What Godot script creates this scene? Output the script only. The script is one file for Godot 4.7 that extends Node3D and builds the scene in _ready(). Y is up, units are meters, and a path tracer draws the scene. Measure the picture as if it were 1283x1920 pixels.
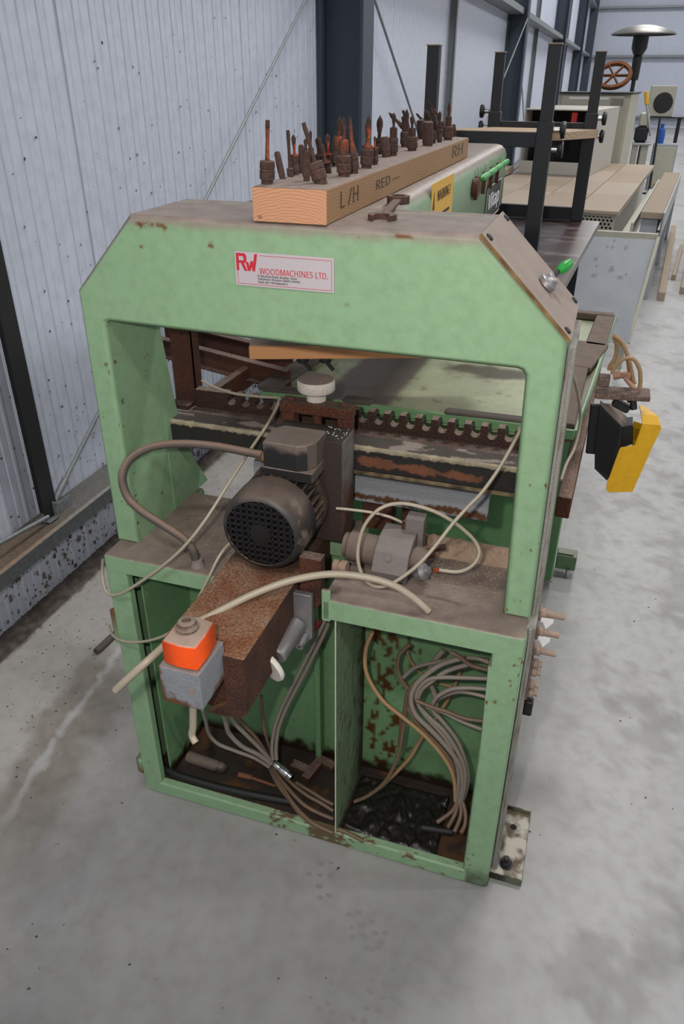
extends Node3D
# A green line-boring machine in a steel-framed warehouse. Units are metres, y is up; the machine's
# front stands at z = 0 and the long clad wall runs along -z at x = -0.672.

var nz := FastNoiseLite.new()
var M := {}
var used := {}
const GREEN := Color(0.525, 0.65, 0.512)
const DUST := Color(0.56, 0.505, 0.475)
const RUST := Color(0.36, 0.2, 0.13)
const ORANGE_RUST := Color(0.60, 0.36, 0.2)
const OIL := Color(0.16, 0.115, 0.09)


class Geo:
	var p := PackedVector3Array()
	var n := PackedVector3Array()
	var t := Transform3D()

	func tri(a: Vector3, b: Vector3, c: Vector3, na: Vector3, nb: Vector3, nc: Vector3) -> void:
		p.append(t * a); p.append(t * b); p.append(t * c)
		n.append((t.basis * na).normalized()); n.append((t.basis * nb).normalized()); n.append((t.basis * nc).normalized())

	func quadn(a: Vector3, b: Vector3, c: Vector3, d: Vector3, na: Vector3, nb: Vector3, nc: Vector3, nd: Vector3) -> void:
		tri(a, b, c, na, nb, nc)
		tri(a, c, d, na, nc, nd)

	func quad(a: Vector3, b: Vector3, c: Vector3, d: Vector3) -> void:
		var m := (b - a).cross(d - a)
		if m.length_squared() < 1e-16:
			m = (c - b).cross(d - b)
		m = m.normalized()
		quadn(a, b, c, d, m, m, m, m)

	# a box about c with rounded (chamfered, smoothly shaded) edges
	func box(c: Vector3, s: Vector3, b := 0.0) -> void:
		var h := s * 0.5
		b = minf(b, 0.45 * minf(s.x, minf(s.y, s.z)))
		if b <= 0.0:
			b = 0.00005
		var q := func(sg: Vector3, ax: int) -> Vector3:
			var v := Vector3(sg.x * (h.x - b), sg.y * (h.y - b), sg.z * (h.z - b))
			v[ax] = sg[ax] * h[ax]
			return c + v
		for ax in 3:
			var u := (ax + 1) % 3
			var w := (ax + 2) % 3
			for sg in [-1.0, 1.0]:
				var nn := Vector3()
				nn[ax] = sg
				var cs := []
				for k in [[-1.0, -1.0], [1.0, -1.0], [1.0, 1.0], [-1.0, 1.0]]:
					var g := Vector3()
					g[ax] = sg; g[u] = k[0]; g[w] = k[1]
					cs.append(q.call(g, ax))
				quadn(cs[0], cs[1], cs[2], cs[3], nn, nn, nn, nn)
			for su in [-1.0, 1.0]:
				for sw in [-1.0, 1.0]:
					var g0 := Vector3(); var g1 := Vector3()
					g0[ax] = -1.0; g1[ax] = 1.0
					g0[u] = su; g1[u] = su; g0[w] = sw; g1[w] = sw
					var nu := Vector3(); var nw := Vector3()
					nu[u] = su; nw[w] = sw
					quadn(q.call(g0, u), q.call(g1, u), q.call(g1, w), q.call(g0, w), nu, nu, nw, nw)
		for sx in [-1.0, 1.0]:
			for sy in [-1.0, 1.0]:
				for sz in [-1.0, 1.0]:
					var g := Vector3(sx, sy, sz)
					tri(q.call(g, 0), q.call(g, 1), q.call(g, 2), Vector3(sx, 0, 0), Vector3(0, sy, 0), Vector3(0, 0, sz))

	# eight corners: 0-3 one face (counter-clockwise seen from outside), 4-7 the facing one
	func hexa(v: Array) -> void:
		quad(v[0], v[1], v[2], v[3])
		quad(v[5], v[4], v[7], v[6])
		for i in 4:
			var j := (i + 1) % 4
			quad(v[i], v[i + 4], v[j + 4], v[j])

	# a counter-clockwise outline in x, y pushed from z0 to z1, edges rounded by b
	func prism(o: PackedVector2Array, z0: float, z1: float, b := 0.0, smooth := false) -> void:
		if Geometry2D.is_polygon_clockwise(o):
			o = o.duplicate()
			o.reverse()
		var k := o.size()
		var inset := PackedVector2Array()
		var sn := PackedVector2Array()
		for i in k:
			var d := (o[(i + 1) % k] - o[i]).normalized()
			sn.append(Vector2(d.y, -d.x))
		var vn := PackedVector2Array()
		for i in k:
			var m := sn[(i + k - 1) % k] + sn[i]
			var l := maxf(0.25, m.length_squared())
			inset.append(o[i] - m * (2.0 * b / l))
			vn.append(m.normalized())
		for side in [0, 1]:
			var z := z1 if side == 1 else z0
			var f := Vector3(0, 0, 1 if side == 1 else -1)
			var idx := Geometry2D.triangulate_polygon(inset)
			for i in range(0, idx.size(), 3):
				var a := inset[idx[i]]; var c := inset[idx[i + 1]]; var e := inset[idx[i + 2]]
				tri(Vector3(a.x, a.y, z), Vector3(c.x, c.y, z), Vector3(e.x, e.y, z), f, f, f)
			if b > 0.0:
				var zb := z1 - b if side == 1 else z0 + b
				for i in k:
					var j := (i + 1) % k
					var na := vn[i] if smooth else sn[i]
					var nb := vn[j] if smooth else sn[i]
					quadn(Vector3(inset[i].x, inset[i].y, z), Vector3(inset[j].x, inset[j].y, z), Vector3(o[j].x, o[j].y, zb), Vector3(o[i].x, o[i].y, zb), f, f, Vector3(nb.x, nb.y, 0), Vector3(na.x, na.y, 0))
		for i in k:
			var j := (i + 1) % k
			var na := vn[i] if smooth else sn[i]
			var nb := vn[j] if smooth else sn[i]
			var A := Vector3(na.x, na.y, 0)
			var B := Vector3(nb.x, nb.y, 0)
			quadn(Vector3(o[i].x, o[i].y, z0 + b), Vector3(o[j].x, o[j].y, z0 + b), Vector3(o[j].x, o[j].y, z1 - b), Vector3(o[i].x, o[i].y, z1 - b), A, B, B, A)

	# a profile of (radius, height) turned about the local y axis
	func lathe(prof: Array, seg := 20) -> void:
		var k := prof.size()
		var sn := []
		for i in k - 1:
			var d: Vector2 = prof[i + 1] - prof[i]
			sn.append(Vector2(d.y, -d.x).normalized())
		for i in k - 1:
			var n0: Vector2 = sn[i]
			var n1: Vector2 = sn[i]
			if i > 0 and sn[i - 1].dot(sn[i]) > 0.72:
				n0 = (sn[i - 1] + sn[i]).normalized()
			if i < k - 2 and sn[i + 1].dot(sn[i]) > 0.72:
				n1 = (sn[i + 1] + sn[i]).normalized()
			for s in seg:
				var a := TAU * s / seg
				var e := TAU * (s + 1) / seg
				var ca := cos(a); var sa := sin(a); var ce := cos(e); var se := sin(e)
				var lo: Vector2 = prof[i]
				var hi: Vector2 = prof[i + 1]
				var p0 := Vector3(lo.x * ca, lo.y, lo.x * sa); var p1 := Vector3(lo.x * ce, lo.y, lo.x * se)
				var p2 := Vector3(hi.x * ce, hi.y, hi.x * se); var p3 := Vector3(hi.x * ca, hi.y, hi.x * sa)
				var m0 := Vector3(n0.x * ca, n0.y, n0.x * sa); var m1 := Vector3(n0.x * ce, n0.y, n0.x * se)
				var m2 := Vector3(n1.x * ce, n1.y, n1.x * se); var m3 := Vector3(n1.x * ca, n1.y, n1.x * sa)
				if lo.x > 1e-6:
					tri(p0, p1, p2, m0, m1, m2)
				if hi.x > 1e-6:
					tri(p0, p2, p3, m0, m2, m3)

	static func along(a: Vector3, b: Vector3) -> Transform3D:
		var y := (b - a).normalized()
		var x := y.cross(Vector3(0.13, 0.21, 0.97)).normalized()
		if absf(y.dot(Vector3(0.13, 0.21, 0.97))) > 0.95:
			x = y.cross(Vector3.RIGHT).normalized()
		return Transform3D(Basis(x, y, x.cross(y)), a)

	func turned(a: Vector3, b: Vector3, prof: Array, seg := 20) -> void:
		var keep := t
		t = keep * along(a, b)
		lathe(prof, seg)
		t = keep

	func cyl(a: Vector3, b: Vector3, r: float, seg := 16, bev := 0.0) -> void:
		var l := a.distance_to(b)
		if bev > 0.0:
			turned(a, b, [Vector2(0, 0), Vector2(r - bev, 0), Vector2(r, bev), Vector2(r, l - bev), Vector2(r - bev, l), Vector2(0, l)], seg)
		else:
			turned(a, b, [Vector2(0, 0), Vector2(r, 0), Vector2(r, l), Vector2(0, l)], seg)

	# a bar of rectangular section from a to b; side is roughly the direction of its width
	func bar(a: Vector3, b: Vector3, w: float, h: float, side := Vector3.UP, bev := 0.002) -> void:
		var keep := t
		var y := (b - a).normalized()
		var x := (side - y * side.dot(y)).normalized()
		t = keep * Transform3D(Basis(x, y, x.cross(y)), (a + b) * 0.5)
		box(Vector3.ZERO, Vector3(w, a.distance_to(b), h), bev)
		t = keep

	# a draped sheet over a grid: f(i, j) gives the point of row i, column j
	func sheet(ni: int, nj: int, f: Callable) -> void:
		var pt := []
		for i in ni + 1:
			var row := []
			for j in nj + 1:
				row.append(f.call(i, j))
			pt.append(row)
		var nn := func(i: int, j: int) -> Vector3:
			var a: Vector3 = pt[mini(i + 1, ni)][j] - pt[maxi(i - 1, 0)][j]
			var b: Vector3 = pt[i][mini(j + 1, nj)] - pt[i][maxi(j - 1, 0)]
			var m := a.cross(b).normalized()
			return m if m.y > 0.0 else -m
		for i in ni:
			for j in nj:
				quadn(pt[i][j], pt[i][j + 1], pt[i + 1][j + 1], pt[i + 1][j], nn.call(i, j), nn.call(i, j + 1), nn.call(i + 1, j + 1), nn.call(i + 1, j))

	static func smooth(pts: Array, sub := 6) -> PackedVector3Array:
		var out := PackedVector3Array()
		var k := pts.size()
		for i in k - 1:
			var p0: Vector3 = pts[maxi(i - 1, 0)]
			var p1: Vector3 = pts[i]
			var p2: Vector3 = pts[i + 1]
			var p3: Vector3 = pts[mini(i + 2, k - 1)]
			for s in sub:
				out.append(p1.cubic_interpolate(p2, p0, p3, float(s) / sub))
		out.append(pts[k - 1])
		return out

	# a hose through the points; ribs > 0 rings it like metal conduit
	func tube(pts: Array, r: float, seg := 10, sub := 6, ribs := 0.0) -> void:
		var path := smooth(pts, sub)
		var radii := PackedFloat32Array()
		if ribs > 0.0:
			var even := PackedVector3Array()
			var left := 0.0
			for i in path.size() - 1:
				var l := path[i].distance_to(path[i + 1])
				while left < l:
					even.append(path[i].lerp(path[i + 1], left / l))
					left += ribs * 0.5
				left -= l
			path = even
			for i in path.size():
				radii.append(r if i % 2 == 0 else r * 0.8)
		else:
			radii.resize(path.size())
			radii.fill(r)
		var k := path.size()
		var up := Vector3(0.31, 0.9, 0.2).normalized()
		var prev := []
		var prevn := []
		for i in k:
			var d := (path[mini(i + 1, k - 1)] - path[maxi(i - 1, 0)]).normalized()
			up = (up - d * up.dot(d)).normalized()
			var sd := d.cross(up)
			var ring := []
			var rn := []
			for s in seg:
				var a := TAU * s / seg
				var m := up * cos(a) + sd * sin(a)
				rn.append(m)
				ring.append(path[i] + m * radii[i])
			if i > 0:
				for s in seg:
					var e := (s + 1) % seg
					quadn(prev[s], prev[e], ring[e], ring[s], prevn[s], prevn[e], rn[e], rn[s])
			if i == 0 or i == k - 1:
				var f := -d if i == 0 else d
				for s in seg:
					tri(path[i], ring[s], ring[(s + 1) % seg], f, f, f)
			prev = ring
			prevn = rn

	func refine(cell: float) -> void:
		var c2 := cell * cell
		var src_p := p
		var src_n := n
		for pass_no in 20:
			var op := PackedVector3Array()
			var on := PackedVector3Array()
			var split := false
			for i in range(0, src_p.size(), 3):
				var a := src_p[i]; var b := src_p[i + 1]; var c := src_p[i + 2]
				var ab := a.distance_squared_to(b)
				var bc := b.distance_squared_to(c)
				var ca := c.distance_squared_to(a)
				var big := maxf(ab, maxf(bc, ca))
				var na := src_n[i]; var nb := src_n[i + 1]; var nc := src_n[i + 2]
				if big <= c2:
					op.append(a); op.append(b); op.append(c)
					on.append(na); on.append(nb); on.append(nc)
					continue
				split = true
				if big == bc:
					var ta := a; a = b; b = c; c = ta
					var tn := na; na = nb; nb = nc; nc = tn
				elif big == ca:
					var ta := a; a = c; c = b; b = ta
					var tn := na; na = nc; nc = nb; nb = tn
				var m := (a + b) * 0.5
				var nm := (na + nb).normalized()
				op.append(a); op.append(m); op.append(c); op.append(m); op.append(b); op.append(c)
				on.append(na); on.append(nm); on.append(nc); on.append(nm); on.append(nb); on.append(nc)
			src_p = op
			src_n = on
			if not split:
				break
		p = src_p
		n = src_n


# ---------------------------------------------------------------- naming, grouping, committing

func numbered(called: String) -> String:
	var k: int = used.get(called, 0)
	used[called] = k + 1
	return called if k == 0 else "%s_%03d" % [called, k]


func tag(o: Node, label: String, category: String, group := "", kind := "") -> Node:
	if label: o.set_meta("label", label)
	if category: o.set_meta("category", category)
	if group: o.set_meta("group", group)
	if kind: o.set_meta("kind", kind)
	return o


func thing(called: String, at: Vector3, label: String, category: String, group := "", turn := 0.0) -> Node3D:
	var o := Node3D.new()
	o.name = numbered(called)
	add_child(o, true)
	o.position = at
	o.rotation.y = turn
	tag(o, label, category, group)
	return o


func place_of(o: Node) -> Transform3D:
	var x := Transform3D()
	while o is Node3D and o != self:
		x = o.transform * x
		o = o.get_parent()
	return x


# commits world-space geometry as one named mesh under parent; paint(point, normal) gives a linear vertex colour
func mk(called: String, g: Geo, m: Material, parent: Node = null, paint = null, cell := 0.0) -> MeshInstance3D:
	var top := parent == null or parent == self
	if cell > 0.0:
		g.refine(cell)
	var inv := Transform3D() if top else place_of(parent).affine_inverse()
	var p := g.p
	var n := g.n
	for i in range(0, p.size(), 3):
		if (p[i + 1] - p[i]).cross(p[i + 2] - p[i]).dot(n[i] + n[i + 1] + n[i + 2]) > 0.0:
			var a := p[i + 1]; p[i + 1] = p[i + 2]; p[i + 2] = a
			var b := n[i + 1]; n[i + 1] = n[i + 2]; n[i + 2] = b
	var arr := []
	arr.resize(Mesh.ARRAY_MAX)
	if paint != null:
		var cols := PackedColorArray()
		cols.resize(p.size())
		for i in p.size():
			cols[i] = paint.call(p[i], n[i])
		arr[Mesh.ARRAY_COLOR] = cols
	if not top:
		for i in p.size():
			p[i] = inv * p[i]
			n[i] = inv.basis * n[i]
	arr[Mesh.ARRAY_VERTEX] = p
	arr[Mesh.ARRAY_NORMAL] = n
	var am := ArrayMesh.new()
	am.add_surface_from_arrays(Mesh.PRIMITIVE_TRIANGLES, arr)
	am.surface_set_material(0, m)
	var o := MeshInstance3D.new()
	o.mesh = am
	o.name = numbered(called) if top else called
	o.cast_shadow = GeometryInstance3D.SHADOW_CASTING_SETTING_ON
	(self if top else parent).add_child(o, true)
	return o


func lin(c: Color) -> Color:
	return c.srgb_to_linear()


func nf(p: Vector3, f: float) -> float:
	return nz.get_noise_3d(p.x * f, p.y * f, p.z * f)


# flat lettering of a given height and width, its centre at `at`, facing the basis's z
func lettering(text: String, at: Vector3, face: Basis, w: float, h: float, m: Material, parent: Node, bold := false, called := "lettering", depth := 0.0005) -> void:
	var f := SystemFont.new()
	f.font_names = PackedStringArray(["Droid Sans"])
	if bold:
		f.font_weight = 700
	var tm := TextMesh.new()
	tm.text = text
	tm.font = f
	tm.font_size = 48
	tm.pixel_size = 0.001
	tm.depth = 0.004
	tm.curve_step = 1.0
	tm.material = m
	var bb := tm.get_aabb()
	var o := MeshInstance3D.new()
	o.mesh = tm
	o.name = called
	var sx := w / maxf(bb.size.x, 0.0001)
	var sy := h / maxf(bb.size.y, 0.0001)
	var mid := bb.position + bb.size * 0.5
	var b := Basis(face.x * sx, face.y * sy, face.z * (depth / 0.004))
	var x := Transform3D(b, at - b * mid)
	parent.add_child(o, true)
	o.transform = place_of(parent).affine_inverse() * x


# ---------------------------------------------------------------- procedural textures and materials

func noise_image(sd: int, freq: float, oct: int, size: int, kind := FastNoiseLite.TYPE_SIMPLEX_SMOOTH) -> Image:
	var f := FastNoiseLite.new()
	f.seed = sd
	f.noise_type = kind
	f.frequency = freq
	f.fractal_octaves = oct
	f.fractal_gain = 0.55
	return f.get_seamless_image(size, size)


func ramp_tex(sd: int, freq: float, oct: int, size: int, stops: Array, cols: Array, kind := FastNoiseLite.TYPE_SIMPLEX_SMOOTH) -> ImageTexture:
	var im := noise_image(sd, freq, oct, size, kind)
	im.convert(Image.FORMAT_L8)
	var gr := Gradient.new()
	gr.offsets = PackedFloat32Array(stops)
	gr.colors = PackedColorArray(cols)
	var lut := PackedByteArray()
	for i in 256:
		var c := gr.sample(i / 255.0)
		lut.append(int(c.r * 255)); lut.append(int(c.g * 255)); lut.append(int(c.b * 255))
	var src := im.get_data()
	var dst := PackedByteArray()
	dst.resize(src.size() * 3)
	for i in src.size():
		var k := src[i] * 3
		dst[i * 3] = lut[k]; dst[i * 3 + 1] = lut[k + 1]; dst[i * 3 + 2] = lut[k + 2]
	return ImageTexture.create_from_image(Image.create_from_data(size, size, false, Image.FORMAT_RGB8, dst))


func mat(key: String, c: Color, rough := 0.6, metal := 0.0, tex: Texture2D = null, scale := 2.0) -> StandardMaterial3D:
	var m := StandardMaterial3D.new()
	m.resource_name = key
	m.albedo_color = c
	m.roughness = rough
	m.metallic = metal
	if tex:
		m.albedo_texture = tex
		m.uv1_triplanar = true
		m.uv1_world_triplanar = true
		m.uv1_scale = Vector3.ONE * scale
	M[key] = m
	return m


func painted(key: String, rough: float, metal := 0.0, tex: Texture2D = null, scale := 3.0) -> StandardMaterial3D:
	var m := mat(key, Color.WHITE, rough, metal, tex, scale)
	m.vertex_color_use_as_albedo = true
	return m


func bumped(m: StandardMaterial3D, tex: Texture2D, cm: float) -> StandardMaterial3D:
	m.heightmap_enabled = true
	m.heightmap_texture = tex
	m.heightmap_scale = cm
	return m


func make_materials() -> void:
	nz.noise_type = FastNoiseLite.TYPE_SIMPLEX_SMOOTH
	nz.frequency = 1.0
	nz.fractal_octaves = 3
	var W := Color.WHITE
	var grain := ramp_tex(3, 0.03, 5, 512, [0.0, 0.35, 0.6, 1.0], [Color(0.93, 0.93, 0.925), Color(0.965, 0.965, 0.96), Color(0.985, 0.985, 0.985), W])
	var fine := ramp_tex(5, 0.09, 4, 512, [0.0, 0.4, 0.6, 1.0], [Color(0.88, 0.875, 0.87), Color(0.95, 0.948, 0.945), Color(0.98, 0.98, 0.98), W])
	var crust := ramp_tex(9, 0.06, 5, 512, [0.0, 0.4, 0.55, 0.7, 1.0], [Color(0.6, 0.56, 0.54), Color(0.8, 0.77, 0.75), Color(0.9, 0.88, 0.86), Color(0.97, 0.96, 0.96), W])
	var lumps := ramp_tex(11, 0.05, 5, 512, [0.0, 1.0], [Color.BLACK, W])
	M.lumps = lumps
	painted("green_paint", 0.42, 0.0, grain, 2.2)
	M.green_paint.metallic_specular = 0.4
	bumped(M.green_paint, lumps, 0.03)
	bumped(painted("dirty", 0.8, 0.0, fine, 4.0), lumps, 0.06)
	bumped(painted("rusty", 0.85, 0.0, crust, 5.0), lumps, 0.1)
	painted("smooth", 0.5, 0.0, grain, 3.0)
	painted("floor", 0.42, 0.0, ramp_tex(21, 0.02, 6, 1024, [0.0, 0.3, 0.5, 0.7, 1.0], [Color(0.92, 0.915, 0.905), Color(0.955, 0.95, 0.945), Color(0.975, 0.975, 0.975), Color(0.99, 0.99, 0.99), W]), 0.9)
	M.floor.metallic_specular = 0.35
	mat("hose", Color(0.66, 0.62, 0.55), 0.45, 0.0, fine, 9.0)
	mat("hose_tan", Color(0.62, 0.5, 0.36), 0.45, 0.0, fine, 9.0)
	mat("hose_grey", Color(0.52, 0.485, 0.45), 0.5, 0.0, fine, 9.0)
	mat("hose_brown", Color(0.42, 0.34, 0.27), 0.55, 0.0, fine, 9.0)
	mat("black_rubber", Color(0.075, 0.075, 0.08), 0.6, 0.0, grain, 3.0)
	mat("black_plastic", Color(0.085, 0.085, 0.095), 0.45, 0.0, fine, 5.0)
	mat("red_wire", Color(0.55, 0.12, 0.12), 0.45)
	mat("aluminium", Color(0.62, 0.61, 0.62), 0.45, 0.75, fine, 5.0)
	mat("bright_metal", Color(0.75, 0.75, 0.75), 0.3, 0.9)
	mat("galvanised", Color(0.55, 0.57, 0.58), 0.55, 0.5, ramp_tex(13, 0.03, 3, 512, [0.0, 0.45, 0.55, 1.0], [Color(0.86, 0.86, 0.87), Color(0.94, 0.94, 0.94), W, W], FastNoiseLite.TYPE_CELLULAR), 4.0)
	mat("steel_dark", Color(0.17, 0.175, 0.18), 0.55, 0.4, fine, 6.0)
	mat("column_paint", Color(0.225, 0.265, 0.32), 0.55, 0.0, grain, 1.5)
	mat("cladding", Color(0.765, 0.79, 0.855), 0.42, 0.0, grain, 1.0)
	mat("cladding_white", Color(0.82, 0.83, 0.86), 0.45)
	mat("dark_void", Color(0.03, 0.03, 0.03), 0.9)
	mat("yellow", Color(0.86, 0.66, 0.09), 0.42, 0.0, grain, 3.0)
	mat("lever_green", Color(0.11, 0.55, 0.2), 0.35)
	mat("white_plastic", Color(0.83, 0.81, 0.78), 0.6, 0.0, fine, 6.0)
	mat("plate_silver", Color(0.74, 0.71, 0.73), 0.4, 0.25)
	mat("print_red", Color(0.70, 0.13, 0.2), 0.5)
	mat("print_black", Color(0.06, 0.06, 0.07), 0.6)
	mat("print_white", Color(0.86, 0.86, 0.86), 0.6)
	mat("marker_ink", Color(0.25, 0.19, 0.135), 0.8)
	mat("beige_steel", Color(0.68, 0.67, 0.61), 0.5, 0.0, grain, 2.0)
	mat("grey_steel", Color(0.60, 0.62, 0.64), 0.45, 0.0, fine, 2.5)
	mat("bed_tile", Color(0.62, 0.55, 0.48), 0.7, 0.0, fine, 2.5)
	mat("weathered_wood", Color(0.6, 0.54, 0.47), 0.85, 0.0, fine, 2.0)
	mat("blue", Color(0.1, 0.3, 0.62), 0.4)
	mat("cardboard", Color(0.5, 0.38, 0.2), 0.8)
	mat("red_paint", Color(0.62, 0.1, 0.08), 0.5)
	mat("speck", Color(0.27, 0.25, 0.235), 0.9)
	mat("mud", Color(0.42, 0.40, 0.37), 0.9)
	mat("sawdust", Color(0.66, 0.57, 0.47), 0.9)
	mat("lamp_body", Color(0.7, 0.7, 0.7), 0.5)
	mat("lamp_glow", Color(0.9, 0.9, 0.9), 0.5)
	M.lamp_glow.emission_enabled = true
	M.lamp_glow.emission = Color(1.0, 0.98, 0.95)
	M.lamp_glow.emission_energy_multiplier = 4.0
	for k in M:
		if M[k] is StandardMaterial3D and M[k].metallic > 0.3:
			M[k].metallic_specular = 0.5
	# timber: growth rings computed once, end grain and side grain come out of the same rings
	var im := Image.create(512, 256, false, Image.FORMAT_RGB8)
	for y in 256:
		for x in 512:
			var v := Vector2(x * 0.5, y)
			var bend := 11.0 * nz.get_noise_2d(x * 0.004, y * 0.006) + 0.8 * nz.get_noise_2d(x * 0.03, y * 0.1)
			var ring := absf(fposmod((v.y + bend) / 8.0, 1.0) - 0.5) * 2.0
			var fib := 0.06 * nz.get_noise_2d(x * 0.03, y * 1.2)
			var k := 0.88 + 0.12 * smoothstep(0.1, 0.8, ring) + fib
			im.set_pixel(x, y, Color(k, k * (0.9 + 0.1 * k), k * (0.78 + 0.22 * k)))
	im.generate_mipmaps()
	M.wood_tex = ImageTexture.create_from_image(im)
	var im2 := Image.create(256, 256, false, Image.FORMAT_RGB8)
	for y in 256:
		for x in 256:
			var d := Vector2(x - 150, y - 330).length() + 5.0 * nz.get_noise_2d(x * 0.02, y * 0.02)
			var ring := absf(fposmod(d / 7.1, 1.0) - 0.5) * 2.0
			var k := 0.88 + 0.12 * smoothstep(0.1, 0.8, ring) + 0.05 * nz.get_noise_2d(x * 0.5, y * 0.5)
			im2.set_pixel(x, y, Color(k, k * (0.92 + 0.08 * k), k * (0.84 + 0.16 * k)))
	im2.generate_mipmaps()
	M.end_tex = ImageTexture.create_from_image(im2)


# ---------------------------------------------------------------- what surfaces are made of (linear vertex colours)

func dusty(c: Color, p: Vector3, n: Vector3, amount := 1.0) -> Color:
	var k := smoothstep(0.25, 0.75, n.y + 0.22 * nf(p, 14.0)) * amount
	var d := lin(DUST if p.y > 0.9 else Color(0.51, 0.455, 0.425)) * (0.92 + 0.22 * nf(p, 22.0) + 0.1 * nf(p, 120.0))
	return c.lerp(d, clampf(k, 0.0, 1.0))


func p_green(p: Vector3, n: Vector3) -> Color:
	var c := lin(GREEN) * (1.0 + 0.05 * nf(p, 3.0) + 0.03 * nf(p, 25.0))
	var chip := nf(p + Vector3(7, 3, 1), 75.0) * 0.75 + nf(p, 5.5) * 0.55
	if p.x > 0.71 and p.z > -0.06:
		chip += 0.09
	if chip > 0.66:
		c = c.lerp(lin(Color(0.42, 0.27, 0.12)), smoothstep(0.66, 0.72, chip))
	var edge := nf(p, 9.0) + 0.6 * nf(p, 60.0)
	# rust along the left post's inner corner and the base's lower lip
	if p.z > -0.072 and p.y > 0.64 and p.y < 1.0 and absf(p.x - 0.041) < 0.009 and nf(p + Vector3(0, 2, 0), 26.0) + 0.6 * nf(p, 95.0) > 0.42:
		c = c.lerp(lin(Color(0.38, 0.25, 0.1)), 0.85)
	if p.z > -0.06 and p.y < 0.042 and p.x > 0.3 and p.x < 0.72 and edge + 0.4 * nf(p, 150.0) > 0.18:
		c = c.lerp(lin(Color(0.35, 0.2, 0.11)), 0.85)
	if p.y < 0.06 and p.x > 0.72:
		c = c.lerp(lin(Color(0.22, 0.21, 0.17)), smoothstep(0.08, 0.0, p.y + 0.03 * nf(p, 30.0)) * 0.8)
	if p.z > -0.08 and n.z > 0.5:
		var top := 1.206 + 0.004 * nf(p, 20.0)
		c = c.lerp(lin(DUST), smoothstep(top - 0.012, top, p.y) * 0.8)
		for b in [[0.524, 1.209, 0.009], [0.133, 1.2, 0.004], [0.150, 1.201, 0.004], [0.168, 1.199, 0.005], [0.245, 1.178, 0.004]]:
			var dd: float = Vector2((p.x - b[0]) * 0.6 + (p.y - b[1]) * 0.5, p.y - b[1]).length() / b[2] + 0.5 * nf(p, 120.0)
			c = c.lerp(lin(Color(0.42, 0.26, 0.15)), smoothstep(1.0, 0.6, dd))
	return dusty(c, p, n, 1.0 if p.y > 0.06 else 0.15)


func p_inside(p: Vector3, n: Vector3) -> Color:
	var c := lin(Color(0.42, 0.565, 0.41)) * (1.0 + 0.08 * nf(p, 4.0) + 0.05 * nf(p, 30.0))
	# rust streaks in the corner behind the divider
	var s := smoothstep(0.58, 0.47, p.x + 0.05 * nf(p, 12.0)) * smoothstep(0.44, 0.5, p.x)
	var r := nf(Vector3(p.x * 2.2, p.y * 0.8, p.z), 24.0) + 0.4 * nf(p, 70.0) + 0.6 * s + 0.02
	if s > 0.05 and r > 0.42 and p.z < -0.05:
		c = c.lerp(lin(Color(0.3, 0.19, 0.07)), smoothstep(0.42, 0.6, r))
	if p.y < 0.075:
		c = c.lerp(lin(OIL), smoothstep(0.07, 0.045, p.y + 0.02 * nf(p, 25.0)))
	return c


func p_divider(p: Vector3, n: Vector3) -> Color:
	var c := lin(Color(0.45, 0.54, 0.42)) * (0.95 + 0.2 * nf(p, 9.0))
	var r := nf(Vector3(p.x, p.y * 0.7 + p.z, p.z * 1.6), 30.0)
	if r > 0.25:
		c = c.lerp(lin(Color(0.27, 0.22, 0.11)), smoothstep(0.25, 0.5, r) * 0.85)
	if p.z < -0.14:
		c = c.lerp(lin(Color(0.26, 0.17, 0.07)), smoothstep(-0.14, -0.18, p.z + 0.03 * nf(p, 20.0)))
	if n.z > 0.7:
		c = lin(Color(0.72, 0.74, 0.62))
	return c


func p_rust(p: Vector3, n: Vector3) -> Color:
	var c := lin(RUST).lerp(lin(Color(0.27, 0.16, 0.12)), clampf(0.5 + nf(p, 12.0), 0.0, 1.0))
	return c.lerp(lin(DUST), smoothstep(0.6, 0.95, n.y) * clampf(0.55 + 0.5 * nf(p, 18.0), 0.0, 0.9))


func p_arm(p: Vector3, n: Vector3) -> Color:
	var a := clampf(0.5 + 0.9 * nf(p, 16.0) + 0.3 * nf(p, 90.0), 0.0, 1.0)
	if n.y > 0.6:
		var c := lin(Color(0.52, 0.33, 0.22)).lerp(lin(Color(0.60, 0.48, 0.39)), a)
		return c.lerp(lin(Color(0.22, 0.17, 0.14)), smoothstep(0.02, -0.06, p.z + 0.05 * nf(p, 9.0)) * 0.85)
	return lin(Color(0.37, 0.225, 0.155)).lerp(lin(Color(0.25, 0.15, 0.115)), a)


func p_bar(p: Vector3, n: Vector3) -> Color:
	var c := lin(Color(0.125, 0.115, 0.11)) * (1.0 + 0.25 * nf(p, 14.0))
	if n.y > 0.5:
		c = lin(Color(0.27, 0.235, 0.21)) * (1.0 + 0.2 * nf(p, 25.0))
		var k := nf(Vector3(p.x * 0.6, p.y, p.z * 1.6), 17.0)
		if k > 0.18:
			c = c.lerp(lin(DUST), smoothstep(0.18, 0.24, k))
	if p.z > -0.217 and p.y > 0.8105:
		c = lin(Color(0.60, 0.56, 0.47)) * (1.0 + 0.5 * nf(p, 40.0))
	elif n.z > 0.5 and p.x > 0.42 and p.x < 0.645:
		var q := fposmod((p.x - 0.42) / 0.078, 1.0)
		var hh := 0.012 * sqrt(maxf(0.0, sin(PI * q))) * (1.0 - (p.x - 0.42) * 1.6) + 0.004 * nf(p, 60.0)
		if absf(p.y - 0.791 + (p.x - 0.42) * 0.02) > hh:
			return c
		c = lin(Color(0.42, 0.26, 0.18)) * (1.0 + 0.3 * nf(p, 30.0))
	return c


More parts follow.
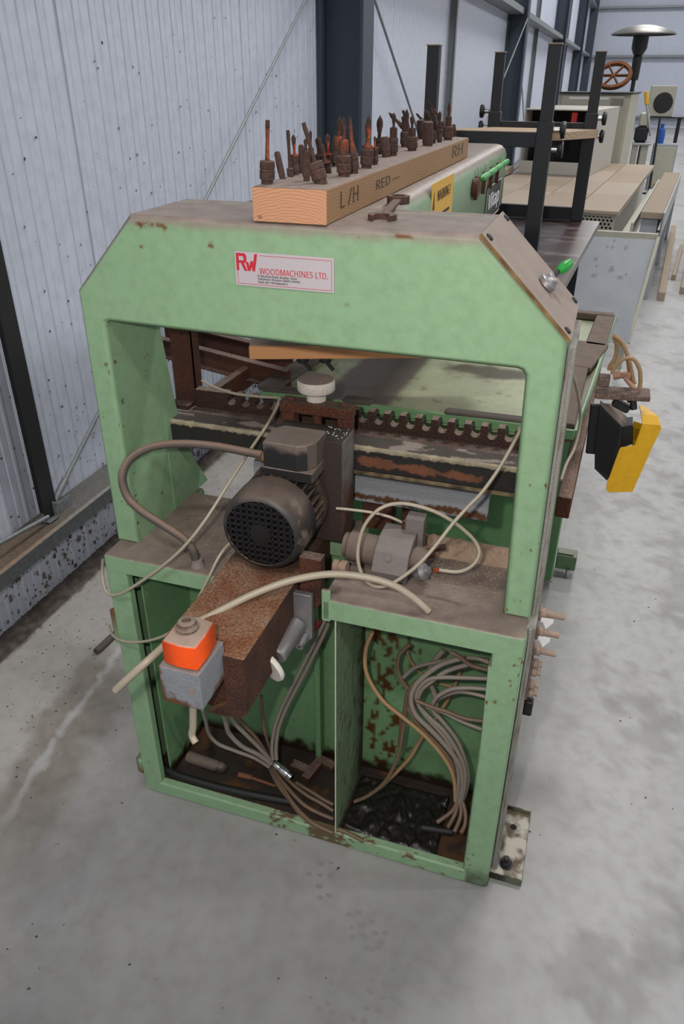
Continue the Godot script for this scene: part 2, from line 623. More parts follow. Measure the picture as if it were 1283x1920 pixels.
func p_tabletop(p: Vector3, n: Vector3) -> Color:
	var c := lin(Color(0.59, 0.61, 0.5)) * (1.0 + 0.1 * nf(p, 10.0))
	var s := p.x + (p.z + 0.42) * 0.05
	var d := smoothstep(0.0, 0.02, s - 0.245 - 0.01 * nf(p, 8.0)) * smoothstep(0.0, 0.015, 0.415 - s - (p.z + 0.42) * 0.0)
	c = c.lerp(lin(Color(0.40, 0.365, 0.335)), d)
	var st := Vector2((p.x - 0.58) / 0.14, (p.z + 0.745) / 0.05).length() + 0.5 * nf(p, 14.0)
	c = c.lerp(lin(Color(0.22, 0.18, 0.13)), smoothstep(1.1, 0.5, st) * 0.9)
	var b := nf(p + Vector3(3, 0, 9), 16.0)
	if b > 0.3:
		c = c.lerp(lin(Color(0.38, 0.34, 0.25)), smoothstep(0.3, 0.6, b) * 0.7)
	c = c.lerp(lin(Color(0.36, 0.31, 0.2)), smoothstep(0.70, 0.76, p.x) * smoothstep(-0.95, -0.75, p.z) * 0.8)
	return c


func p_floor(p: Vector3, _n: Vector3) -> Color:
	var a := nf(p, 0.9)
	var b := nf(p + Vector3(11, 0, 5), 3.4)
	var c := nf(Vector3(p.x * 1.6, 0, p.z * 0.5), 7.0)
	var k := 0.57 + 0.035 * a + 0.03 * b + 0.018 * c
	var col := Color(k, k * 0.995, k * 0.985)
	# pale, scuffed ground beside the wall, with a brown wash line
	var w := smoothstep(0.05, -0.25, p.x + 0.22 * nf(p, 2.5))
	col = col.lerp(Color(0.66, 0.645, 0.63), w * 0.8)
	if p.x < 0.06 and p.x > -0.6 and p.z < 0.9:
		# brown wash beside the machine with a pale run of dried water through it
		var line := -0.285 + 0.12 * (p.z + 0.1) + 0.03 * nf(Vector3(p.z, 3, 0), 3.0) + 0.012 * nf(Vector3(p.z, 9, 0), 11.0)
		var dx := p.x - line
		var zone := smoothstep(-0.10, -0.04, dx + 0.06 * nf(p, 7.0) + 0.02 * nf(p, 30.0)) * smoothstep(0.15, 0.07, dx + 0.05 * nf(p, 9.0)) * smoothstep(0.35, 0.1, p.z) * smoothstep(-0.5, -0.25, p.z)
		col = col.lerp(Color(0.475, 0.45, 0.415) * (1.0 + 0.12 * nf(p, 26.0)), zone * 0.7)
		col = col.lerp(Color(0.72, 0.72, 0.735), smoothstep(0.016, 0.003, absf(dx + 0.014 * nf(p, 18.0)) * (1.2 + 1.1 * nf(p, 10.0))) * 0.6 * smoothstep(0.25, 0.05, p.z) * smoothstep(-0.7, -0.4, p.z))
		var veil := smoothstep(0.02, 0.14, dx) * smoothstep(0.2, 0.5, nf(Vector3(p.x * 1.5, 0, p.z), 9.0) + 0.3)
		col = col.lerp(Color(0.62, 0.62, 0.63), veil * 0.35)
	# white bloom to the right of the machine
	var r := smoothstep(0.75, 1.0, p.x) * smoothstep(0.1, 0.55, 0.5 + nf(p, 4.5) + 0.6 * nf(p, 13.0))
	col = col.lerp(Color(0.71, 0.71, 0.715), r * 0.6)
	var gut := smoothstep(-0.59, -0.6, p.x + 0.010 * nf(p, 9.0) + 0.006 * nf(p, 40.0))
	col = col.lerp(Color(0.36, 0.325, 0.30) * (1.0 + 0.45 * nf(p, 28.0)), gut)
	return lin(col)


func _ready() -> void:
	var cam := Camera3D.new()
	cam.name = "camera"
	cam.fov = 68.493
	cam.near = 0.02
	cam.far = 120.0
	cam.rotation_order = EULER_ORDER_YXZ
	cam.position = Vector3(0.773, 1.3851, 0.9593)
	cam.rotation = Vector3(-0.5225, 0.3144, 0.0046)
	add_child(cam)
	cam.current = true

	var we := WorldEnvironment.new()
	we.name = "world_environment"
	var env := Environment.new()
	env.background_mode = Environment.BG_COLOR
	env.background_color = Color(0.6, 0.66, 0.75)
	env.tonemap_mode = Environment.TONE_MAPPER_LINEAR
	env.tonemap_exposure = 1.0
	env.sdfgi_enabled = true
	env.ssao_enabled = true
	env.ssil_enabled = true
	we.environment = env
	add_child(we)

	# the photographer's flash, a hand's breadth left of the lens
	var flash := SpotLight3D.new()
	flash.name = "camera_flash"
	flash.rotation_order = EULER_ORDER_YXZ
	flash.rotation = Vector3(-0.49, 0.3144, 0.0)
	flash.position = Vector3(0.773, 1.3851, 0.9593) + Vector3(-0.095, 0.03, -0.02)
	flash.light_color = Color(1.0, 0.97, 0.93)
	flash.light_energy = 0.85
	flash.light_size = 0.014
	flash.spot_range = 40.0
	flash.spot_angle = 46.0
	flash.spot_angle_attenuation = 0.75
	flash.spot_attenuation = 2.0
	flash.shadow_enabled = true
	add_child(flash)

	make_materials()
	for row in [[1.4, 2.0, "the row nearest the clad wall"], [8.0, 3.0, "the row over the middle of the hall"]]:
		for k in 6:
			ceiling_lamp(Vector3(row[0] - (0.9 if k == 0 else 0.0), 5.55, 3.0 - 5.6 * k), row[1] * (0.7 if k == 0 else 1.0), "long white high-bay lamp, %s in %s" % [["first", "second", "third", "fourth", "fifth", "sixth"][k], row[2]])

	build_hall()
	build_machine()
	build_loose_things()
	build_background()


func ceiling_lamp(at: Vector3, energy: float, label: String) -> void:
	var o := thing("ceiling_lamp", at, label, "lamp", "high-bay lamps under the roof")
	var g := Geo.new()
	g.box(at + Vector3(0, 0.06, 0), Vector3(1.5, 0.09, 0.5), 0.01)
	g.cyl(at + Vector3(-0.6, 0.1, 0), at + Vector3(-0.6, 0.45, 0), 0.006, 6)
	g.cyl(at + Vector3(0.6, 0.1, 0), at + Vector3(0.6, 0.45, 0), 0.006, 6)
	mk("housing", g, M.lamp_body, o)
	var d := Geo.new()
	d.box(at + Vector3(0, 0.008, 0), Vector3(1.4, 0.012, 0.42), 0.003)
	mk("diffuser", d, M.lamp_glow, o)
	var l := AreaLight3D.new()
	l.name = "light"
	l.area_size = Vector2(1.4, 0.42)
	l.rotation.x = -PI / 2
	l.position = Vector3(0, -0.01, 0)
	l.light_energy = energy * 6.5
	l.light_color = Color(1.0, 0.995, 0.98)
	l.area_range = 60.0
	l.area_attenuation = 2.0
	l.shadow_enabled = true
	o.add_child(l)


# ---------------------------------------------------------------- the hall

func panel_mesh(w: float, pitch: float, y0: float, y1: float) -> ArrayMesh:
	# a ribbed cladding panel in x (width) and y, relief towards +z, with a joint groove at its left edge
	var pr := [Vector2(0, -0.006), Vector2(0.006, -0.006), Vector2(0.010, 0.0)]
	var k := int(round(w / pitch))
	for i in k:
		var x := w * i / k
		if i > 0:
			pr.append_array([Vector2(x - 0.0045, 0.0), Vector2(x - 0.002, -0.0035), Vector2(x + 0.002, -0.0035), Vector2(x + 0.0045, 0.0)])
		var m := w * (i + 0.5) / k
		pr.append_array([Vector2(m - 0.010, 0.0), Vector2(m - 0.004, 0.0022), Vector2(m + 0.004, 0.0022), Vector2(m + 0.010, 0.0)])
	pr.append_array([Vector2(w - 0.006, 0.0), Vector2(w - 0.003, 0.0025), Vector2(w, 0.0)])
	var g := Geo.new()
	for i in pr.size() - 1:
		var a: Vector2 = pr[i]
		var b: Vector2 = pr[i + 1]
		g.quad(Vector3(a.x, y0, a.y), Vector3(b.x, y0, b.y), Vector3(b.x, y1, b.y), Vector3(a.x, y1, a.y))
	var o := mk("panel", g, M.cladding, self)
	var am: ArrayMesh = o.mesh
	o.free()
	used.erase("panel")
	return am


func build_hall() -> void:
	var g := Geo.new()
	# floor: a slab with a finely coloured screed near the machine and a coarser one beyond
	g.box(Vector3(6.5, -0.153, -11.6), Vector3(15.2, 0.3, 36.4))
	for q in [[-0.69, 0.05, -1.2, 0.9, 0.009], [-0.69, 0.05, -2.9, -1.2, 0.02], [-0.69, 0.05, 0.9, 1.25, 0.02], [0.05, 2.25, -2.9, 1.25, 0.02], [-0.69, 2.25, -7.0, -2.9, 0.05], [2.25, 14.0, -29.4, 6.4, 0.7], [-0.69, 2.25, -29.4, -7.0, 0.2], [-0.69, 2.25, 1.25, 6.4, 0.3]]:
		var nx := int(ceil((q[1] - q[0]) / q[4]))
		var nzz := int(ceil((q[3] - q[2]) / q[4]))
		for i in nx:
			for j in nzz:
				var x0 := lerpf(q[0], q[1], float(i) / nx)
				var x1 := lerpf(q[0], q[1], float(i + 1) / nx)
				var z0 := lerpf(q[2], q[3], float(j) / nzz)
				var z1 := lerpf(q[2], q[3], float(j + 1) / nzz)
				g.quadn(Vector3(x0, 0, z0), Vector3(x1, 0, z0), Vector3(x1, 0, z1), Vector3(x0, 0, z1), Vector3.UP, Vector3.UP, Vector3.UP, Vector3.UP)
	var fl := mk("floor", g, M.floor, null, p_floor)
	tag(fl, "smooth grey concrete floor, scuffed and stained, under everything", "floor", "", "structure")
	# dried boot-sole prints in front of the machine
	var rng := RandomNumberGenerator.new()
	rng.seed = 4
	var pr := Geo.new()
	for step in [[Vector3(0.5561, 0, 0.156), 0.5], [Vector3(0.6245, 0, 0.1804), 1.2], [Vector3(0.4455, 0, 0.084), 0.35], [Vector3(0.6235, 0, 0.2674), 0.1], [Vector3(0.543, 0, 0.303), 0.9]]:
		var o: Vector3 = step[0]
		for i in 12:
			var row := i / 3
			var c := Vector3((i % 3 - 1) * 0.021 + rng.randf_range(-0.003, 0.003), 0.0004, (row - 1.5) * 0.023 + rng.randf_range(-0.003, 0.003)).rotated(Vector3.UP, step[1])
			if rng.randf() < 0.25:
				continue
			var r := rng.randf_range(0.005, 0.0085)
			var ph := rng.randf() * TAU
			for k in 6:
				var a := ph + TAU * k / 6
				var b := ph + TAU * (k + 1) / 6
				g = pr
				pr.tri(o + c, o + c + Vector3(cos(a), 0, sin(a) * 0.75) * r, o + c + Vector3(cos(b), 0, sin(b) * 0.75) * r, Vector3.UP, Vector3.UP, Vector3.UP)
	tag(mk("shoe_print", pr, mat("damp_dust", Color(0.515, 0.51, 0.50), 0.5), fl), "darker tread marks of boot soles", "", "", "stuff")

	# the clad wall on the left
	var core := Geo.new()
	core.box(Vector3(-0.79, 3.0, -11.6), Vector3(0.2, 6.4, 36.4))
	var wl := mk("wall_left", core, M.cladding_white)
	tag(wl, "long white ribbed steel-clad wall behind the green machine", "wall", "", "structure")
	var pm := panel_mesh(1.15, 0.0767, 0.0, 6.1)
	for k in 28:
		var o := MeshInstance3D.new()
		o.mesh = pm
		o.name = "cladding_panel"
		wl.add_child(o, true)
		o.transform = Transform3D(Basis(Vector3(0, 0, -1), Vector3.UP, Vector3(1, 0, 0)), Vector3(-0.678, 0, 1.25 - 1.15 * k + 0.0))
	var bc := Geo.new()
	bc.box(Vector3(6.6, 3.0, -29.53), Vector3(15.4, 6.4, 0.2))
	var wb := mk("wall_back", bc, M.cladding_white)
	tag(wb, "far white clad end wall of the hall", "wall", "", "structure")
	for k in 5:
		var o := MeshInstance3D.new()
		o.mesh = pm
		o.name = "cladding_panel"
		wb.add_child(o, true)
		o.position = Vector3(-0.67 + 1.15 * k, 0, -29.425)
	var wr := Geo.new()
	wr.box(Vector3(14.1, 3.0, -11.6), Vector3(0.2, 6.4, 36.4))
	tag(mk("wall_right", wr, M.cladding_white), "plain white wall on the far right side of the hall, out of view", "wall", "", "structure")
	var wf := Geo.new()
	wf.box(Vector3(6.6, 3.0, 6.5), Vector3(15.4, 6.4, 0.2))
	tag(mk("wall_front", wf, M.cladding_white), "plain white wall behind the photographer", "wall", "", "structure")
	var ce := Geo.new()
	ce.box(Vector3(6.6, 6.2, -11.6), Vector3(15.4, 0.2, 36.4))
	tag(mk("ceiling", ce, M.cladding_white), "pale roof lining above the hall, out of view", "ceiling", "", "structure")

	# dirt splashed on the wall, thick near the ground and thinning out above
	var sp := Geo.new()
	for i in 2600:
		var y := absf(rng.randfn(0.0, 0.52))
		var z := 0.75 - pow(rng.randf(), 1.2) * 4.4
		if i % 5 == 0:
			y = rng.randf_range(0.0, 2.2)
		elif i % 2 == 0:
			y = rng.randf_range(0.005, 0.24)
		var r := rng.randf_range(0.0016, 0.0052) * (1.9 if rng.randf() < 0.10 and y < 0.24 else 1.0)
		splat(sp, Vector3(-0.6745, y, z), Vector3.RIGHT, r, rng)
	var md := Geo.new()
	for i in 900:
		var r := rng.randf_range(0.003, 0.0095) * (1.8 if rng.randf() < 0.15 else 1.0)
		var y := rng.randf_range(0.01, 0.22)
		if rng.randf() < 0.4:
			y = 0.215 - absf(rng.randfn(0.0, 0.05))
		splat(md, Vector3(-0.6744, maxf(y, 0.01), rng.randf_range(-2.4, 0.75)), Vector3.RIGHT, r, rng)
	tag(mk("mud_splash", md, M.mud, wl), "grey mud splashes on the cladding below the channel", "", "", "stuff")
	tag(mk("dirt_speck", sp, M.speck, wl), "small dark specks of dirt on the white cladding", "", "", "stuff")
	var fk := Geo.new()
	for i in 900:
		var x := -0.58 + absf(rng.randfn(0.0, 0.22))
		var z := rng.randf_range(-2.2, 0.75)
		if i % 4 == 0:
			x = rng.randf_range(-0.5, 1.9)
		if x > 0.0 and x < 0.77 and z < 0.0 and z > -1.3:
			continue
		splat(fk, Vector3(x, 0.0006, z), Vector3.UP, rng.randf_range(0.0012, 0.0036), rng)
	tag(mk("grit", fk, M.speck, fl), "scattered dark grit on the concrete", "", "", "stuff")

	# galvanised base channel along the wall
	var ch := Geo.new()
	ch.prism(PackedVector2Array([Vector2(-0.675, 0.262), Vector2(-0.575, 0.268), Vector2(-0.572, 0.226), Vector2(-0.567, 0.222), Vector2(-0.563, 0.226), Vector2(-0.564, 0.268), Vector2(-0.572, 0.274), Vector2(-0.675, 0.267)]), -29.4, 1.25, 0.0)
	var chn := mk("wall_channel", ch, painted("zinc_dusty", 0.55, 0.35, M.galvanised.albedo_texture, 4.0), null, func(p: Vector3, n: Vector3) -> Color:
		if n.y > 0.7:
			return lin(Color(0.47, 0.46, 0.44)).lerp(lin(Color(0.47, 0.40, 0.33)), smoothstep(-0.62, -0.45, p.z))
		return lin(Color(0.38, 0.395, 0.40)), 0.3)
	tag(chn, "galvanised steel channel running low along the white wall", "channel")
	for row in [[-0.6, "galvanised wall post on the low channel at the left edge of the picture"], [-6.3, "pale galvanised wall post between the first two blue columns"], [-12.9, "pale galvanised wall post between the second and third blue columns"], [-19.6, "pale galvanised wall post beyond the third blue column"], [-26.0, "pale galvanised wall post nearest the far end wall"]]:
		var po := Geo.new()
		var z: float = row[0]
		po.prism(PackedVector2Array([Vector2(-0.675, z), Vector2(-0.61, z), Vector2(-0.61, z + 0.055), Vector2(-0.613, z + 0.055), Vector2(-0.613, z + 0.003), Vector2(-0.675, z + 0.003)]), 0.262, 6.05)
		for i in po.p.size():
			po.p[i] = Vector3(po.p[i].x, po.p[i].z, po.p[i].y)
			po.n[i] = Vector3(po.n[i].x, po.n[i].z, po.n[i].y)
		var post := thing("wall_post", Vector3(-0.64, 0.262, z), row[1], "post", "galvanised wall posts")
		mk("stud", po, M.steel_dark if z > -1.0 else M.galvanised, post)
		var cl := Geo.new()
		cl.box(Vector3(-0.61, 0.285, z - 0.03), Vector3(0.004, 0.045, 0.07), 0.001)
		cl.box(Vector3(-0.635, 0.276, z - 0.03), Vector3(0.05, 0.004, 0.07), 0.001)
		cl.cyl(Vector3(-0.63, 0.275, z - 0.04), Vector3(-0.63, 0.286, z - 0.04), 0.006, 8)
		mk("foot_cleat", cl, M.galvanised, post)

	# I-section columns
	var where := ["nearest", "second", "third", "fourth"]
	for i in 4:
		var z: float = [-3.06, -9.75, -16.4, -23.0][i]
		var c := Geo.new()
		c.box(Vector3(-0.662, 3.0, z - 0.09), Vector3(0.018, 6.1, 0.18), 0.002)
		c.box(Vector3(-0.449, 3.0, z - 0.09), Vector3(0.018, 6.1, 0.18), 0.002)
		c.box(Vector3(-0.555, 3.0, z - 0.09), Vector3(0.2, 6.1, 0.012))
		var col := thing("steel_column", Vector3(-0.55, 0, z - 0.09), ["dark blue steel column nearest the green machine", "dark blue steel column behind the frame with the black knobs", "third dark blue steel column along the wall", "fourth dark blue steel column, almost at the far end"][i], "column", "blue steel columns along the wall")
		mk("shaft", c, M.column_paint, col)
		var bp := Geo.new()
		bp.box(Vector3(-0.555, 0.01, z - 0.09), Vector3(0.24, 0.02, 0.26), 0.003)
		mk("base_plate", bp, M.column_paint, col)
	var cc := Geo.new()
	cc.box(Vector3(-0.55, 3.0, -29.3), Vector3(0.24, 6.1, 0.2), 0.004)
	tag(mk("steel_column", cc, M.column_paint), "dark blue corner column where the two white walls meet", "column", "blue steel columns along the wall")

	# rails (girts) carrying the cladding
	var zc := func(a: Vector3, b: Vector3, name: String, label: String) -> void:
		var r := Geo.new()
		var d := (b - a)
		var out := Vector3(1, 0, 0) if absf(d.z) > absf(d.x) else Vector3(0, 0, 1)
		var dn := Vector3(0, -0.075, 0)
		r.bar(a + out * 0.09 + dn, b + out * 0.09 + dn, 0.004, 0.18, Vector3.UP, 0.0)
		r.bar(a + out * 0.18 + dn * 0.6, b + out * 0.18 + dn * 0.6, 0.06, 0.004, Vector3.UP, 0.0)
		r.bar(a + out * 0.165 + dn * 0.2, b + out * 0.165 + dn * 0.2, 0.003, 0.03, Vector3.UP, 0.0)
		tag(mk(name, r, M.galvanised), label, "rail", "galvanised wall rails")
	zc.call(Vector3(-0.675, 2.13, 1.2), Vector3(-0.675, 2.13, -29.2), "wall_rail", "galvanised rail high along the left wall, in front of the blue columns")
	zc.call(Vector3(-0.675, 3.45, 1.2), Vector3(-0.675, 3.45, -29.2), "wall_rail", "upper galvanised rail along the left wall, at the top edge")
	zc.call(Vector3(-0.4, 2.11, -29.43), Vector3(5.0, 2.11, -29.43), "wall_rail", "galvanised rail across the far end wall, behind the patio heater hood")
	zc.call(Vector3(-0.4, 3.45, -29.43), Vector3(5.0, 3.45, -29.43), "wall_rail", "upper galvanised rail across the far end wall")
	zc.call(Vector3(-0.4, 0.36, -29.43), Vector3(5.0, 0.36, -29.43), "wall_rail", "low galvanised rail at the foot of the far end wall")

	# tie rods
	rod(Vector3(-0.62, 1.9, -3.11), Vector3(-0.62, 0.30, -0.585), "thin steel tie rod slanting up from the low channel behind the green machine", true)
	rod(Vector3(-0.62, 1.95, -3.55), Vector3(-0.62, 0.4, -6.2), "thin steel tie rod slanting down to the right of the nearest blue column", false)
	rod(Vector3(-0.6, 0.297, -0.545), Vector3(-0.6, 0.42, 0.35), "short steel tie rod running off the left edge beside the wall post", true)
	rod(Vector3(-0.44, 2.0, -9.7), Vector3(-0.6, 0.5, -7.0), "thin steel tie rod below the rail at the second blue column", false)
	rod(Vector3(-0.56, 1.9, -10.0), Vector3(-0.6, 0.4, -12.8), "thin steel tie rod slanting down beyond the second blue column", false)


func splat(g: Geo, c: Vector3, up: Vector3, r: float, rng: RandomNumberGenerator) -> void:
	var x := up.cross(Vector3(0.3, 0.2, 0.9)).normalized()
	var y := up.cross(x)
	var ph := rng.randf() * TAU
	var st := rng.randf_range(0.4, 1.0)
	var ring := []
	for k in 6:
		var a := ph + TAU * k / 6
		var q := r * rng.randf_range(0.6, 1.2)
		ring.append(c + (x * cos(a) * q + y * sin(a) * q * st))
	var tip := c + up * r * 0.35
	for k in 6:
		var a: Vector3 = ring[k]
		var b: Vector3 = ring[(k + 1) % 6]
		g.tri(tip, a, b, up, up, up)


func rod(a: Vector3, b: Vector3, label: String, fitted: bool) -> void:
	var o := thing("tie_rod", b, label, "rod", "thin steel tie rods on the wall")
	var g := Geo.new()
	g.cyl(a, b, 0.006 if fitted else 0.008, 8)
	mk("rod", g, M.galvanised, o)
	if fitted:
		var d := (a - b).normalized()
		var f := Geo.new()
		f.cyl(b + d * 0.02, b + d * 0.10, 0.010, 8)
		f.cyl(b - d * 0.03, b + d * 0.02, 0.005, 8)
		f.cyl(b - d * 0.005, b + d * 0.008, 0.011, 6)
		mk("turnbuckle", f, M.galvanised, o)
		var w := Geo.new()
		w.box(b + Vector3(0, 0.0, 0), Vector3(0.05, 0.045, 0.006), 0.001)
		w.box(b + Vector3(0, -0.022, 0.02), Vector3(0.05, 0.004, 0.045), 0.001)
		mk("bracket", w, M.galvanised, o)


# ---------------------------------------------------------------- the green boring machine

func hose(pts: Array, r: float, m: String, parent: Node, called := "air_hose") -> MeshInstance3D:
	var g := Geo.new()
	g.tube(pts, r, 8, 6)
	return mk(called, g, M[m], parent)


func screw(g: Geo, at: Vector3, up: Vector3, r: float, h: float) -> void:
	g.turned(at, at + up, [Vector2(0, 0), Vector2(r, 0), Vector2(r, h * 0.7), Vector2(r * 0.8, h), Vector2(0, h)], 6)


func build_machine() -> void:
	var mc := thing("boring_machine", Vector3.ZERO, "large dusty green woodworking boring machine with an open arch and motor", "machine")
	var V := func(x: float, y: float) -> Vector2: return Vector2(x, y)

	# --- arch: a folded sheet-steel portal whose posts deepen towards the ground
	var g := Geo.new()
	var arch := PackedVector2Array([Vector2(-0.003, 0.628), Vector2(0.044, 0.628), Vector2(0.045, 1.038), Vector2(0.047, 1.046), Vector2(0.052, 1.0485),
		Vector2(0.375, 1.0435), Vector2(0.694, 1.0425), Vector2(0.701, 1.0405), Vector2(0.7055, 1.034), Vector2(0.7065, 1.025), Vector2(0.720, 0.628), Vector2(0.764, 0.628), Vector2(0.755, 1.091), Vector2(0.629, 1.2135), Vector2(0.114, 1.2125), Vector2(0.002, 1.094)])
	g.prism(arch, -0.205, -0.051, 0.008)
	g.prism(PackedVector2Array([Vector2(0.05, 1.049), Vector2(0.70, 1.043), Vector2(0.752, 1.091), Vector2(0.629, 1.2135), Vector2(0.114, 1.2125), Vector2(0.006, 1.094)]), -0.23, -0.2045, 0.001)
	var gus := Geo.new()
	gus.prism(PackedVector2Array([Vector2(-0.19, 0.628), Vector2(-0.332, 0.628), Vector2(-0.318, 0.65), Vector2(-0.285, 0.70), Vector2(-0.256, 0.77), Vector2(-0.236, 0.84), Vector2(-0.222, 0.93), Vector2(-0.206, 1.04), Vector2(-0.19, 1.04)]), 0.002, 0.0453)
	for i in gus.p.size():
		g.p.append(Vector3(gus.p[i].z, gus.p[i].y, gus.p[i].x))
		g.n.append(Vector3(gus.n[i].z, gus.n[i].y, gus.n[i].x))
	mk("portal_frame", g, M.green_paint, mc, p_green, 0.0065)
	# weathered cover strip down the right side
	var side := Geo.new()
	var q0 := Vector3(0.752, 1.074, 0)
	var q1 := Vector3(0.7605, 0.63, 0)
	var q2 := Vector3(0.764, 0.03, 0)
	for seg in [[q0, q1, -0.072, -0.215, -0.235], [q1, q2, -0.03, -0.245, -0.245]]:
		var w := Vector3(0.0145, 0, 0)
		var up0: Vector3 = seg[0]
		var lo0: Vector3 = seg[1]
		var zf := Vector3(0, 0, seg[2])
		var zt := Vector3(0, 0, seg[3])
		var zb := Vector3(0, 0, seg[4])
		side.hexa([lo0 + zf, lo0 + w + zf, up0 + w + zf, up0 + zf, lo0 + zb, lo0 + w + zb, up0 + w + zt, up0 + zt])
		side.hexa([lo0 + w * 0.35 + zf + Vector3(0, 0, 0.004), lo0 + w * 0.62 + zf + Vector3(0, 0, 0.004), up0 + w * 0.62 + zf + Vector3(0, 0, 0.004), up0 + w * 0.35 + zf + Vector3(0, 0, 0.004), lo0 + w * 0.35 + zf, lo0 + w * 0.62 + zf, up0 + w * 0.62 + zf, up0 + w * 0.35 + zf])
	mk("side_panel", side, M.dirty, mc, func(p: Vector3, n: Vector3) -> Color: return lin(Color(0.535, 0.53, 0.51)).lerp(lin(Color(0.43, 0.39, 0.34)), smoothstep(0.0, 0.5, nf(Vector3(p.x * 8.0, p.y * 0.6, p.z), 20.0))), 0.02)
	# chamfer cover with its switch
	var cv := Geo.new()
	var q := [Vector3(0.6285, 1.2150, -0.046), Vector3(0.7575, 1.0895, -0.046), Vector3(0.7575, 1.0895, -0.242), Vector3(0.6285, 1.2150, -0.242)]
	var up := Vector3(0.697, 0.717, 0) * 0.0025
	cv.hexa([q[0] + up, q[1] + up, q[2] + up, q[3] + up, q[0] - up, q[1] - up, q[2] - up, q[3] - up])
	var cover := mk("chamfer_cover", cv, M.dirty, mc, func(p: Vector3, n: Vector3) -> Color:
		if n.z > 0.7 or n.dot(Vector3(0.7, 0.7, 0)) < 0.5:
			return lin(Color(0.52, 0.42, 0.26)).lerp(lin(Color(0.33, 0.22, 0.12)), clampf(0.5 + nf(p, 60.0), 0, 1))
		return lin(Color(0.575, 0.52, 0.485)) * (1.0 + 0.15 * nf(p, 14.0)), 0.012)
	var sc := Geo.new()
	for c in [[0.06, -0.062], [0.06, -0.226], [0.94, -0.062], [0.94, -0.226]]:
		var at: Vector3 = q[0].lerp(q[1], c[0])
		at.z = c[1]
		screw(sc, at + up, up.normalized(), 0.0055, 0.003)
	mk("screw", sc, M.steel_dark, cover)
	var sw := Geo.new()
	var s0: Vector3 = Vector3(0.715, 1.1424, -0.135)
	var un := up.normalized()
	sw.turned(s0 - un * 0.004, s0 + un, [Vector2(0, 0), Vector2(0.0135, 0), Vector2(0.0135, 0.006), Vector2(0.010, 0.009), Vector2(0.009, 0.014), Vector2(0.006, 0.016), Vector2(0, 0.016)], 14)
	var swm := mk("toggle_switch", sw, M.aluminium, mc)
	var lv := Geo.new()
	var s1: Vector3 = Vector3(0.7263, 1.1559, -0.15)
	var s2: Vector3 = Vector3(0.7353, 1.1614, -0.165)
	lv.cyl(s0 + un * 0.008, s1, 0.0028, 8)
	mk("stem", lv, M.steel_dark, swm)
	var lk := Geo.new()
	lk.turned(s1, s2, [Vector2(0, -0.002), Vector2(0.0045, 0.0), Vector2(0.0075, 0.008), Vector2(0.008, 0.016), Vector2(0.006, 0.026), Vector2(0.0, 0.030)], 12)
	mk("knob", lk, M.lever_green, swm)

	# name plate on the header
	var f0 := Basis()
	var np := Geo.new()
	np.box(Vector3(0.357, 1.1488, -0.0498), Vector3(0.150, 0.0475, 0.0016), 0.0004)
	var plate := mk("name_plate", np, M.plate_silver, mc)
	var bd := Geo.new()
	var zl := -0.0488
	bd.box(Vector3(0.375, 1.1688, zl), Vector3(0.108, 0.0006, 0.0003))
	bd.box(Vector3(0.357, 1.1282, zl), Vector3(0.1425, 0.0006, 0.0003))
	bd.box(Vector3(0.4285, 1.1485, zl), Vector3(0.0006, 0.0412, 0.0003))
	bd.box(Vector3(0.286, 1.1375, zl), Vector3(0.0006, 0.019, 0.0003))
	mk("border", bd, M.print_red, plate)
	# the angular two-letter emblem
	var e := Geo.new()
	var ex := 0.2845
	var ey := 1.1465
	var em := func(o: Array) -> void:
		var pa := PackedVector2Array()
		for c in o:
			pa.append(Vector2(ex + c[0] * 0.001, ey + c[1] * 0.001))
		e.prism(pa, -0.0491, -0.0486 + 0.00001 * e.p.size() / 12.0)
	em.call([[0, 0], [4, 0], [4, 24], [0, 24]])
	em.call([[4, 24], [4, 20], [11, 20], [12, 18.5], [12, 15.5], [11, 14], [16, 14], [16, 21], [13, 24]])
	em.call([[4, 14], [4, 10.5], [13, 10.5], [16, 14]])
	em.call([[7, 10.5], [11.5, 10.5], [17, 0], [12.4, 0]])
	em.call([[14.5, 12.5], [18.5, 12.5], [21.5, 0], [17.8, 0]])
	em.call([[18.6, 3], [21.5, 0], [26, 14], [22.7, 14]])
	em.call([[22.7, 14], [26, 14], [28.5, 0], [24.8, 0]])
	em.call([[24.8, 0], [28.5, 0], [33, 24], [28.8, 24]])
	mk("emblem", e, M.print_red, plate)
	lettering("WOODMACHINES LTD.", Vector3(0.3715, 1.1475, zl), f0, 0.1035, 0.0085, M.print_red, plate)
	lettering("55 Murdock Road, Bicester, Oxon", Vector3(0.3465, 1.1405, zl), f0, 0.060, 0.0038, M.print_black, plate)
	lettering("Telephone: Bicester (0869) 244943", Vector3(0.3490, 1.1362, zl), f0, 0.065, 0.0038, M.print_black, plate)
	lettering("Telex: 837 109 Rawood G", Vector3(0.3395, 1.1322, zl), f0, 0.046, 0.0034, M.print_black, plate)

	# --- base cabinet
	var b := Geo.new()
	b.box(Vector3(0.1185, 0.6115, -0.135), Vector3(0.237, 0.039, 0.27), 0.005)
	b.box(Vector3(0.594, 0.6075, -0.115), Vector3(0.340, 0.045, 0.23), 0.005)
	b.box(Vector3(0.33, 0.612, -0.225), Vector3(0.2, 0.036, 0.09), 0.004)
	b.box(Vector3(0.4325, 0.6155, -0.004), Vector3(0.017, 0.066, 0.008), 0.003)
	b.box(Vector3(0.022, 0.313, -0.0117), Vector3(0.045, 0.626, 0.022), 0.005)
	b.box(Vector3(0.7385, 0.311, -0.0117), Vector3(0.05, 0.622, 0.022), 0.005)
	b.prism(PackedVector2Array([Vector2(0.711, 0.56), Vector2(0.725, 0.03), Vector2(0.75, 0.03), Vector2(0.75, 0.56)]), -0.02, -0.0013, 0.001)
